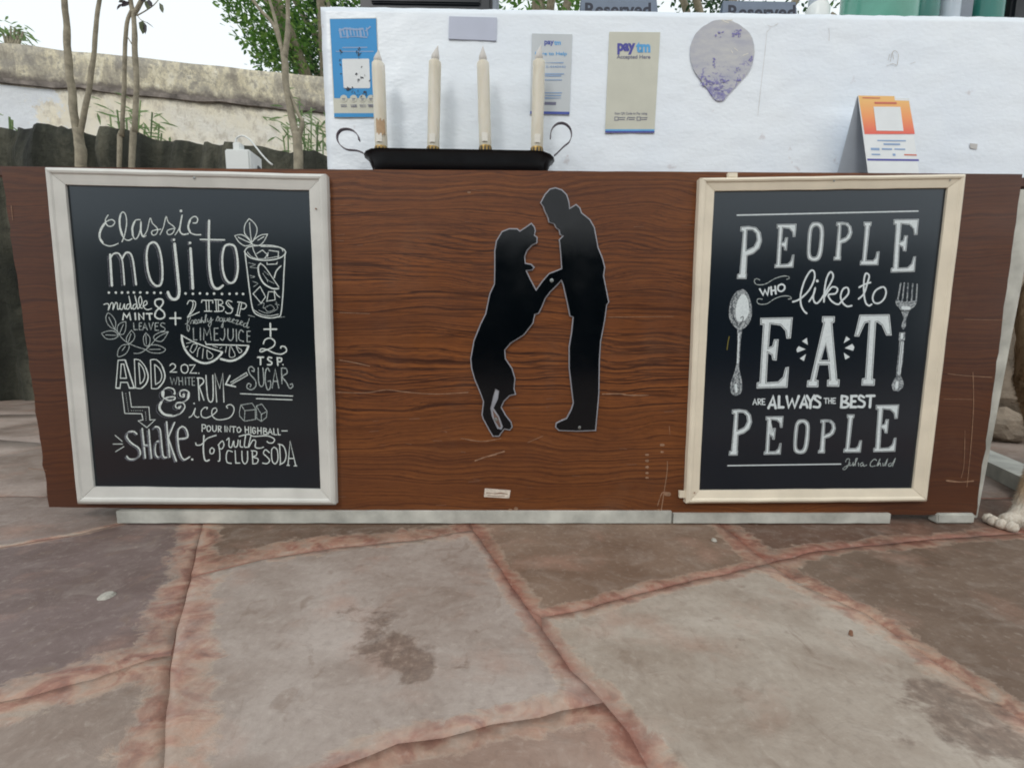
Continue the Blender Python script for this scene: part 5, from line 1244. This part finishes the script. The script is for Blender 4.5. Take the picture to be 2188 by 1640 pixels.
card_fill('small_print', M['p_faint'], [[(715,1226),(965,1228),(967,1239),(717,1236)],[(770,1255),(915,1257),(917,1272),(772,1270)],[(658,1295),(735,1297),(736,1318),(660,1315)],[(755,1298),(845,1300),(846,1314),(757,1312)],[(865,1300),(960,1302),(961,1314),(867,1312)],[(665,1346),(740,1348),(742,1360),(668,1358)],[(850,1345),(875,1346),(876,1366),(852,1365)]], .0006)
card_fill('warm_print', M['p_red'], [[(950,1350),(1060,1353),(1062,1365),(952,1362)]], .0006)
card_fill('stripe', M['p_purple'], [[(627,1390),(1078,1395),(1081,1412),(630,1407)]], .0006)

# candles
CY = .058
CAND = [((808.5,137),(815,316),(809,106),0,'wax candle with brown scorched lower half, leftmost on the black tray'),((929.5,134),(926,317),(936,97),.3,'plain ivory candle second from the left on the black tray'),
        ((1032,136),(1037,315),(1032,98),.2,'ivory candle third from the left, its flame upright, on the black tray'),((1151.5,133),(1147,318),(1156,96),.3,'ivory candle in front of the help sticker, rightmost on the tray')]
for k, (tu, bu, fu, _, lab) in enumerate(CAND):
    a, b, c = P(*bu, CY), P(*tu, CY), P(*fu, CY)
    ax = (b-a); Lc = ax.length; ax.normalize()
    t = thing('candle', lab, 'candle', (a.x, a.y, a.z-.012), 'flameless candles on the tray')
    r = .0147
    mb = MB(); prof = [(r*.90,0),(r*.93,.003)]+[(r*(.93+.012*math.sin(j*1.7+k)), Lc*j/10) for j in range(1,10)]+[(r*.92,Lc-.0015),(r*.89,Lc-.0005),(r*.75,Lc-.001),(r*.5,Lc-.004),(0,Lc-.005)]
    mb.lathe(a, prof, 28, ax)
    for q in mb.v: q += Vector((noise.noise(q*35), noise.noise(q*35+Vector((1,1,1))), noise.noise(q*50)*.6))*.0008
    mb.build('body', M['wax'], t, True)
    fl = (c-b); Lf = fl.length+.006; f0 = b-ax*.002
    mb = MB(); N_ = 12; pts = []; rad = []
    for j in range(N_+1):
        s = j/N_; off = Vector((1,0,0))*(.003*math.sin(s*2.2)*(1 if k != 2 else .3)*(-1))
        pts.append(f0.lerp(c, s)+off*(1-s)); rad.append([.0055,.0072,.0084,.0090,.0090,.0084,.0074,.0062,.0049,.0036,.0024,.0013,.0004][j])
    mb.tube(pts, rad, 16); mb.build('flame', M['flame'], t, True)
    mb = MB(); mb.lathe(a-ax*.012, [(r*.9,0),(r*1.02,.001),(r*1.02,.009),(r*.98,.012)], 28, ax); mb.build('collar', M['brass'], t)
    mb = MB()
    for j in range(12):
        g_ = j*math.pi/6; d_ = Vector((math.cos(g_), math.sin(g_), 0))*r*1.03; p = a-ax*.012+d_; sd_ = Vector((-math.sin(g_), math.cos(g_), 0))*.0022
        mb.add([p-sd_, p+sd_, p+sd_*.6+ax*.009, p-sd_*.6+ax*.009], [(0,1,2,3)])
    mb.build('collar_teeth', M['plastic_black'], t)['kind'] = 'stuff'
    # glossy tape label near the bottom
    mb = MB(); vs = []
    for j in range(7):
        g_ = -2.0+j*.14; d_ = Vector((math.cos(g_), math.sin(g_), 0))*(r+.0012); vs += [a+d_+ax*.006, a+d_+ax*.024]
    mb.add(vs, [(2*j, 2*j+2, 2*j+3, 2*j+1) for j in range(6)]); mb.build('label', M['clear_label'], t)
    if k == 0:
        vs = []; fs = []
        for i in range(5):
            for j in range(9):
                g_ = -1.9+j*.16; z = .022+i*.0075+(.004*math.sin(j*2.1) if i in (0,4) else 0); d_ = Vector((math.cos(g_), math.sin(g_), 0))*(r+.0013); vs.append(a+d_+ax*z)
        for i in range(4):
            for j in range(8): q = i*9+j; fs.append((q, q+1, q+10, q+9))
        mb = MB(); mb.add(vs, fs); mb.build('scorch_mark', M['wax_stain'], t, True)
# tray
tray = thing('candle_tray', 'long black enamelled tray with curled strip handles holding four candles', 'tray', (P(980,358,.055).x, .055, CT))
def rrect(x0, x1, y0, y1, z0, z1, n=8):      # loop with rounded ends, z sloping from x0 to x1
    r = (y1-y0)/2*.96; pts = []
    for cx, s in ((x1-r, -1), (x0+r, 1)):
        for j in range(n+1):
            g_ = -math.pi/2+math.pi*j/n
            if s == -1: pts.append((cx+r*math.cos(g_), (y0+y1)/2+(y1-y0)/2*math.sin(g_)))
            else: pts.append((cx-r*math.cos(g_), (y0+y1)/2-(y1-y0)/2*math.sin(g_)))
    return [Vector((x, y, z0+(z1-z0)*(x-x0)/(x1-x0))) for x, y in pts]
bx0, bx1 = P(793,357,.03).x, P(1168,359,.03).x; tx0, tx1 = P(772,324,.03).x, P(1187,332,.03).x
zr0, zr1 = P(772,321,.018).z, P(1187,328,.018).z
prof = [(0,0,.026,.080,.001),(0.0,.0,.022,.086,.004),(.35,.35,.016,.092,.45),(.7,.7,.012,.097,.8),(.93,.93,.009,.1,.97),(1,1,.007,.1015,1.0),(1.02,1.02,.006,.102,1.0),(.98,.98,.010,.099,.99),(.7,.7,.014,.094,.8),(.2,.2,.024,.085,.15)]
mb = MB(); loops = []
for fx, _, y0, y1, fz in prof:
    x0 = bx0+(tx0-bx0)*fx**1.6; x1 = bx1+(tx1-bx1)*fx**1.6; h = fz
    zb0 = CT+.001; loops.append(rrect(x0, x1, y0, y1, zb0+(zr0-zb0)*h, zb0+(zr1-zb0)*h))
n = len(loops[0]); vs = [q for l in loops for q in l]
fs = [(k*n+i, k*n+(i+1) % n, (k+1)*n+(i+1) % n, (k+1)*n+i) for k in range(len(loops)-1) for i in range(n)]+[tuple(range(n))[::-1], tuple((len(loops)-1)*n+i for i in range(n))]
mb.add(vs, fs); mb.build('tray_body', M['blackmetal'], tray, True)
def curl(px, wd0, wd1):
    pts = smooth_pts([tuple(P(u, v, .05)) for u, v in px], 6); n = len(pts); vs = []; fs = []
    for i, p in enumerate(pts):
        w = wd0+(wd1-wd0)*i/(n-1); p = Vector(p); a = Vector(pts[max(i-1,0)]); b = Vector(pts[min(i+1,n-1)]); t = (b-a).normalized(); nn = Vector((-t.z, 0, t.x))*.0009
        vs += [p+Vector((0,-w,0))+nn, p+Vector((0,w,0))+nn, p+Vector((0,w,0))-nn, p+Vector((0,-w,0))-nn]
    for i in range(n-1):
        for k in range(4): fs.append((i*4+k, i*4+(k+1) % 4, (i+1)*4+(k+1) % 4, (i+1)*4+k))
    fs += [(0,1,2,3),(n*4-1,n*4-2,n*4-3,n*4-4)]
    mb = MB(); mb.add(vs, fs); mb.build('handle', M['curl'], tray)
curl([(776,327),(762,322),(742,320),(730,313),(722,302),(721,289),(728,279),(741,276),(755,280),(765,290),(768,301)], .003, .005)
curl([(1184,333),(1192,326),(1205,313),(1216,304),(1221,290),(1218,275),(1207,265),(1194,264),(1183,271),(1177,283),(1176,296)], .003, .0045)

# charger
ch = thing('phone_charger', 'white plug adapter with thin white cable on the counter edge', 'charger', (P(506,353,.05).x, .06, CT))
mb = MB(); a, b = P(481,353,.04), P(532,318,.04); mb.box((a.x, .04, CT), (b.x, .085, b.z), .003); mb.build('adapter_body', M['plastic_white'], ch)
mb = MB(); a2_, b2 = P(497,319,.05), P(512,303,.05); mb.box((a2_.x, .05, b.z), (b2.x, .066, b2.z), .002); mb.build('plug', M['plastic_white'], ch)
mb = MB(); mb.tube(smooth_pts([tuple(P(u, v, .058)) for u, v in [(504,304),(505,297),(511,292),(521,291),(533,298),(545,312),(560,331),(574,346),(582,352)]], 5), .0019, 8); mb.build('cable', M['plastic_white'], ch, True)
mb = MB(); p = P(577,352,.058); mb.box((p.x-.012,.05,CT),(p.x+.010,.062,CT+.004),.001); mb.build('cable_end', M['plastic_white'], ch)
mb = MB(); q = P(544,350,.07); mb.tube([(q.x-.010,.07,CT),(q.x-.008,.07,CT+.02),(q.x,.07,CT+.030),(q.x+.009,.07,CT+.020),(q.x+.015,.07,CT)], [.006,.006,.005,.005,.004], 10)
o = mb.build('clip', M['plastic_black'], None, True); tag(o, 'small black clip lying beside the white charger', 'clip')

# things standing on the ledge top
ZT = zt
def on_ledge(u, Y): return P(u, 20, Y).x
mb = MB(); Yk = .22; x0, x1 = on_ledge(768,Yk), on_ledge(1052,Yk)
bx = thing('black_case', 'black plastic case with pale right edge on top of the white ledge above the candles', 'case', ((x0+x1)/2, Yk+.05, ZT))
mb.box((x0,Yk,ZT+.001),(x1,Yk+.14,ZT+.26),.008); mb.build('case_body', M['plastic_black'], bx)
mb = MB(); mb.box((x0+.03,Yk-.006,ZT+.1),(x1-.03,Yk-.0005,ZT+.22),.003); mb.build('front_inset', M['blackmetal'], bx)
mb = MB(); mb.box((x1+.0005,Yk,ZT+.001),(x1+.014,Yk+.14,ZT+.25),.002); mb.build('edge_strip', M['plastic_grey'], bx)
def reserved(u0, u1, v0, label, Y=.2, tv=None):
    a, b = P(u0, v0, Y), P(u1, v0+4, Y)
    t = thing('reserved_card', label, 'sign', ((a.x+b.x)/2, Y+.03, ZT), 'reserved cards on the ledge')
    ztp = a.z; f = [(a.x-.006,Y-.012,ZT+.001),(b.x+.012,Y-.012,ZT+.001),(b.x,Y,ztp),(a.x,Y,ztp)]
    mb = MB(); mb.hexa([Vector(q) for q in f]+[Vector(q)+Vector((0,.003,0)) for q in f]); mb.build('front_leaf', M['sign_grey'], t)
    mb = MB(); f2 = [(a.x-.006,Y+.06,ZT+.001),(b.x+.012,Y+.06,ZT+.001),(b.x,Y+.0035,ztp),(a.x,Y+.0035,ztp)]; mb.hexa([Vector(q) for q in f2]+[Vector(q)+Vector((0,.003,0)) for q in f2]); mb.build('back_leaf', M['sign_grey'], t)
    g = Draw(Y-.014); g.text('O', 'Reserved', (*tv,), .03); 
    c = link('lettering', g.v, g.f, M['p_black']); adopt(c, t)
reserved(1243, 1402, -14, 'grey reserved card, left one of the two beside the black case', tv=(1250,6,1391,36))
reserved(1546, 1700, 2, 'blue grey reserved card beside the white capped bottle', tv=(1556,11,1700,42))
def bottle(label, u, Y, r, h, mat, neck=.35, name='bottle', cap=None):
    x = on_ledge(u, Y); t = thing(name, label, 'bottle', (x, Y, ZT), 'bottles and glassware on the ledge')
    mb = MB(); mb.lathe((x,Y,ZT+.001), [(0,0),(r*.95,0),(r,.006),(r,h*.55),(r*.92,h*.63),(r*neck*1.2,h*.78),(r*neck,h*.85),(r*neck,h)], 24); mb.build('body', mat, t, True)
    if cap: mb = MB(); mb.lathe((x,Y,ZT+.001), [(r*neck*1.1,h),(r*neck*1.15,h+.002),(r*neck*1.15,h+.02),(0,h+.021)], 20); mb.build('cap', cap, t, True)
bottle('small clear bottle on a white foot beside the reserved card', 1746, .2, .02, .2, M['glass_clear'], .4, cap=M['plastic_white'])
mb = MB(); x = on_ledge(1746,.2); mb.lathe((x,.2,ZT+.001), [(0,0),(.026,0),(.027,.08),(.022,.092),(.021,.095)], 22); mb.build('foot', M['plastic_white'], bpy.data.objects['bottle'], True)
bottle('wide pale green glass jar on the ledge, above the tent card', 1875, .22, .078, .34, M['glass_green'], .8, cap=M['plastic_grey'])
bottle('clear frosted glass bottle between two green bottles', 1928, .27, .032, .3, M['glass_clear'], .4, cap=M['steel'])
bottle('dark teal bottle right of the wide pale jar', 1968, .22, .035, .3, M['glass_teal'], .35, cap=M['blackmetal'])
bottle('deep green bottle second from the right', 1998, .28, .03, .3, M['glass_green'], .35, cap=M['brass'])
bottle('frosted bottle before the grey box at the right end', 2027, .21, .022, .28, M['glass_clear'], .4, cap=M['plastic_black'])
bottle('teal bottle rightmost on the ledge', 2105, .22, .034, .3, M['glass_teal'], .35, cap=M['blackmetal'])
mb = MB(); x0, x1 = on_ledge(2045,.2), on_ledge(2085,.2); mb.box((x0,.2,ZT+.001),(x1,.26,ZT+.13),.008); o = mb.build('small_box', M['plastic_grey']); tag(o, 'small grey box among the bottles at the right end of the ledge', 'box')
mb = MB(); x0, x1 = on_ledge(2165,.2), on_ledge(2215,.2); mb.box((x0,.2,ZT+.001),(x1,.3,ZT+.2),.006); o = mb.build('dark_tin', M['blackmetal']); tag(o, 'dark tin at the extreme right end of the ledge', 'tin')

# ------------------------------------------------------------------ right edge: kerb block, rubble
kb = MB(); a = G(2108,985); b = G(2180,1018)
dx = (b-a).normalized(); nn = Vector((-dx.y, dx.x, 0)); nn = nn if nn.y > 0 else -nn
q = [a-dx*.15, b+dx*.6]; hh = .045
kb.hexa([q[0], q[1], q[1]+Vector((0,0,hh)), q[0]+Vector((0,0,hh)), q[0]+nn*.09, q[1]+nn*.09, q[1]+nn*.09+Vector((0,0,hh)), q[0]+nn*.09+Vector((0,0,hh))])
tag(kb.build('kerb', M['greywhite']), 'low white painted kerb stone behind the right end of the counter', 'kerb')
def rock(label, u, v, size, seed, mat='rubble'):
    c = G(u, v); bm = bmesh.new(); bmesh.ops.create_icosphere(bm, subdivisions=3, radius=1)
    for w in bm.verts:
        d_ = 1+.35*noise.noise(w.co*1.3+Vector((seed,)*3))+.12*noise.noise(w.co*4+Vector((seed,)*3)); w.co = Vector((w.co.x*size[0], w.co.y*size[1], w.co.z*size[2]))*d_+Vector((c.x, c.y, size[2]*.75))
    me = bpy.data.meshes.new('rock'); bm.to_mesh(me); bm.free(); me.materials.append(M[mat]); o = bpy.data.objects.new('rock', me); COL.objects.link(o); tag(o, label, 'rock', 'rocks piled behind the counter end'); return o
rock('large grey brown boulder against the dark wall, behind the dog', 2215, 925, (.42,.2,.42), 3)
rock('small pale rock beside the counter end, above the kerb', 2140, 940, (.08,.07,.08), 5)
rock('dark rounded rock left of the boulder, behind the counter end', 2120, 925, (.13,.12,.16), 8, 'darkwall')

# ------------------------------------------------------------------ dog
fm_, nt, bs = newmat('tan_and_white_fur'); v = coords(nt); sep = N(nt, 'SeparateXYZ'); nt.links.new(v, sep.inputs[0])
hz = math_n(nt, 'ADD', sep.outputs[2], math_n(nt, 'MULTIPLY', noise_n(nt, v, 30, 4), .05))
c = ramp(nt, hz, [(.075, srgb(226,218,204)), (.115, srgb(208,180,146))]); c = mixc(nt, ramp(nt, noise_n(nt, coords(nt,(60,60,14)), 4, 4, .7), [(.4,(0,0,0)),(.7,(.5,.5,.5))]), c, srgb(160,128,96))
nt.links.new(c, bs.inputs['Base Color']); bs.inputs['Roughness'].default_value = .9; bump(nt, bs, noise_n(nt, coords(nt,(160,160,30)), 4, 4, .7), .6, .004)
dog = thing('dog', 'tan dog with a white paw standing at the right end of the counter', 'dog', (1.4, .06, 0))
def skin(name, pts, edges, mat, sub=2, root=0):
    me = bpy.data.meshes.new(name); me.from_pydata([p[0] for p in pts], edges, []); me.skin_vertices or None
    o = bpy.data.objects.new(name, me); COL.objects.link(o)
    md = o.modifiers.new('skin', 'SKIN'); 
    if not me.skin_vertices:
        bm = bmesh.new(); bm.from_mesh(me); bm.verts.layers.skin.verify(); bm.to_mesh(me); bm.free()
    for i, (p, r) in enumerate(pts):
        me.skin_vertices[0].data[i].radius = (r, r) if not isinstance(r, tuple) else r
        me.skin_vertices[0].data[i].use_root = (i == root)
    md.use_smooth_shade = True
    sb = o.modifiers.new('sub', 'SUBSURF'); sb.levels = sub; sb.render_levels = sub
    me.materials.append(mat); return o
pw = G(2170,1139); px_, py_ = pw.x+.012, pw.y+.03
pts = [((1.66,.07,.42),.085),((1.50,.06,.43),.088),((1.34,.05,.43),.098),((1.28,.05,.50),.065),((1.29,.04,.60),.052),((1.31,.02,.68),.056),((1.32,-.05,.67),.038),((1.325,-.11,.655),.024),   # 0-7 spine to muzzle
       ((1.27,py_-.02,.36),.045),((1.215,py_-.01,.26),.027),((px_+.062,py_,.15),.018),((px_+.042,py_,.055),.0165),((px_+.028,py_-.002,.024),.018),((px_-.014,py_-.008,.017),.0165),   # 8-13 front leg
       ((1.36,.11,.34),.042),((1.40,.12,.22),.024),((1.42,.12,.10),.019),((1.415,.12,.03),.02),((1.385,.118,.018),.017),
       ((1.70,.02,.33),.06),((1.66,.01,.22),.035),((1.74,.01,.14),.02),((1.735,.01,.04),.018),((1.70,.005,.02),.019),
       ((1.70,.13,.33),.06),((1.68,.14,.22),.035),((1.76,.14,.14),.02),((1.755,.14,.04),.018),((1.72,.135,.02),.019),
       ((1.76,.075,.46),.03),((1.84,.08,.52),.02),((1.88,.08,.62),.014)]
ed = [(0,1),(1,2),(2,3),(3,4),(4,5),(5,6),(6,7),(2,8),(8,9),(9,10),(10,11),(11,12),(12,13),(2,14),(14,15),(15,16),(16,17),(17,18),(0,19),(19,20),(20,21),(21,22),(22,23),(0,24),(24,25),(25,26),(26,27),(27,28),(0,29),(29,30),(30,31)]
adopt(skin('body', pts, ed, fm_, 2, 1), dog)
mb = MB()
for i, dy in enumerate((-.021,-.007,.007,.020)):   # four toes
    mb.lathe((px_-.016-(.005 if i in (1,2) else 0), py_-.004+dy, .002), [(0,0),(.009,.002),(.0115,.010),(.009,.019),(0,.024)], 12)
mb.build('paw', fm_, dog, True)
bpy.context.view_layer.update()
body = bpy.data.objects['body'] if False else [c for c in dog.children if c.name.startswith('body')][0]
dg = bpy.context.evaluated_depsgraph_get(); ev = body.evaluated_get(dg); em = ev.to_mesh(); rn = random.Random(9); mb = MB()
mw = body.matrix_world
for p in em.polygons:
    c = mw @ p.center; k = p.area/2.2e-6 if c.x < 1.36 else p.area/2e-5; k = int(k)+(rn.random() < k-int(k)); vv = [mw @ em.vertices[i].co for i in p.vertices]; nn = p.normal
    for _ in range(min(k, 40)):
        w = [rn.random() for _ in vv]; sw = sum(w); q = sum((a*(b/sw) for a, b in zip(vv, w)), Vector())
        d_ = (nn*.55+Vector((rn.uniform(-.25,.25), rn.uniform(-.25,.25), -.8))).normalized()*rn.uniform(.006,.012)*(.5 if c.z < .06 else 1); sd_ = d_.cross(nn).normalized()*.0007
        mb.add([q-sd_, q+sd_, q+d_], [(0,1,2)])
ev.to_mesh_clear(); o = mb.build('fur', fm_, dog); o['kind'] = 'stuff'
for s in (-1, 1):
    mb = MB(); mb.add([(1.32+s*.03,.03,.735),(1.32+s*.065,.03,.71),(1.32+s*.075,.01,.655),(1.32+s*.05,.012,.68),(1.32+s*.045,.045,.70)], [(0,1,2,3),(0,4,1),(1,4,2),(2,4,3),(3,4,0)]); mb.build('ear', fm_, dog)
    mb = MB(); mb.lathe((1.322+s*.024,-.045,.69), [(0,0),(.006,.001),(.006,.004),(0,.006)], 10, Vector((0,-1,0))); mb.build('eye', M['plastic_black'], dog)
mb = MB(); mb.lathe((1.325,-.135,.66), [(.012,0),(.011,.006),(0,.01)], 12, Vector((0,-1,0))); mb.build('nose', M['plastic_black'], dog)

# bits on the paving: white droppings and small debris
for lab, u, v, r in (('round chalky white spot on the left paving stone', 228, 1270, .0115), ('tiny white chip on the paving near the base board', 1526, 1152, .006), ('small dark pebble on the large right paving stone', 1818, 1352, .0028)):
    c = G(u, v, .003); mb = MB(); n = 14
    ring = [(c.x+r*math.cos(2*math.pi*i/n)*(1+.25*noise.noise(Vector((i*.7,u,0)))), c.y+r*math.sin(2*math.pi*i/n)*(1+.25*noise.noise(Vector((i*.7,u,5))))) for i in range(n)]
    hgt = .0012 if r > .005 else .004
    mb.add([(x, y, .0005) for x, y in ring]+[(c.x+(x-c.x)*.7, c.y+(y-c.y)*.7, .0032+hgt) for x, y in ring], [(i, (i+1) % n, (i+1) % n+n, i+n) for i in range(n)]+[tuple(n+i for i in range(n))])
    o = mb.build('debris', M['p_wear2'] if 'dark' in lab else M['chip']); tag(o, lab, 'debris')
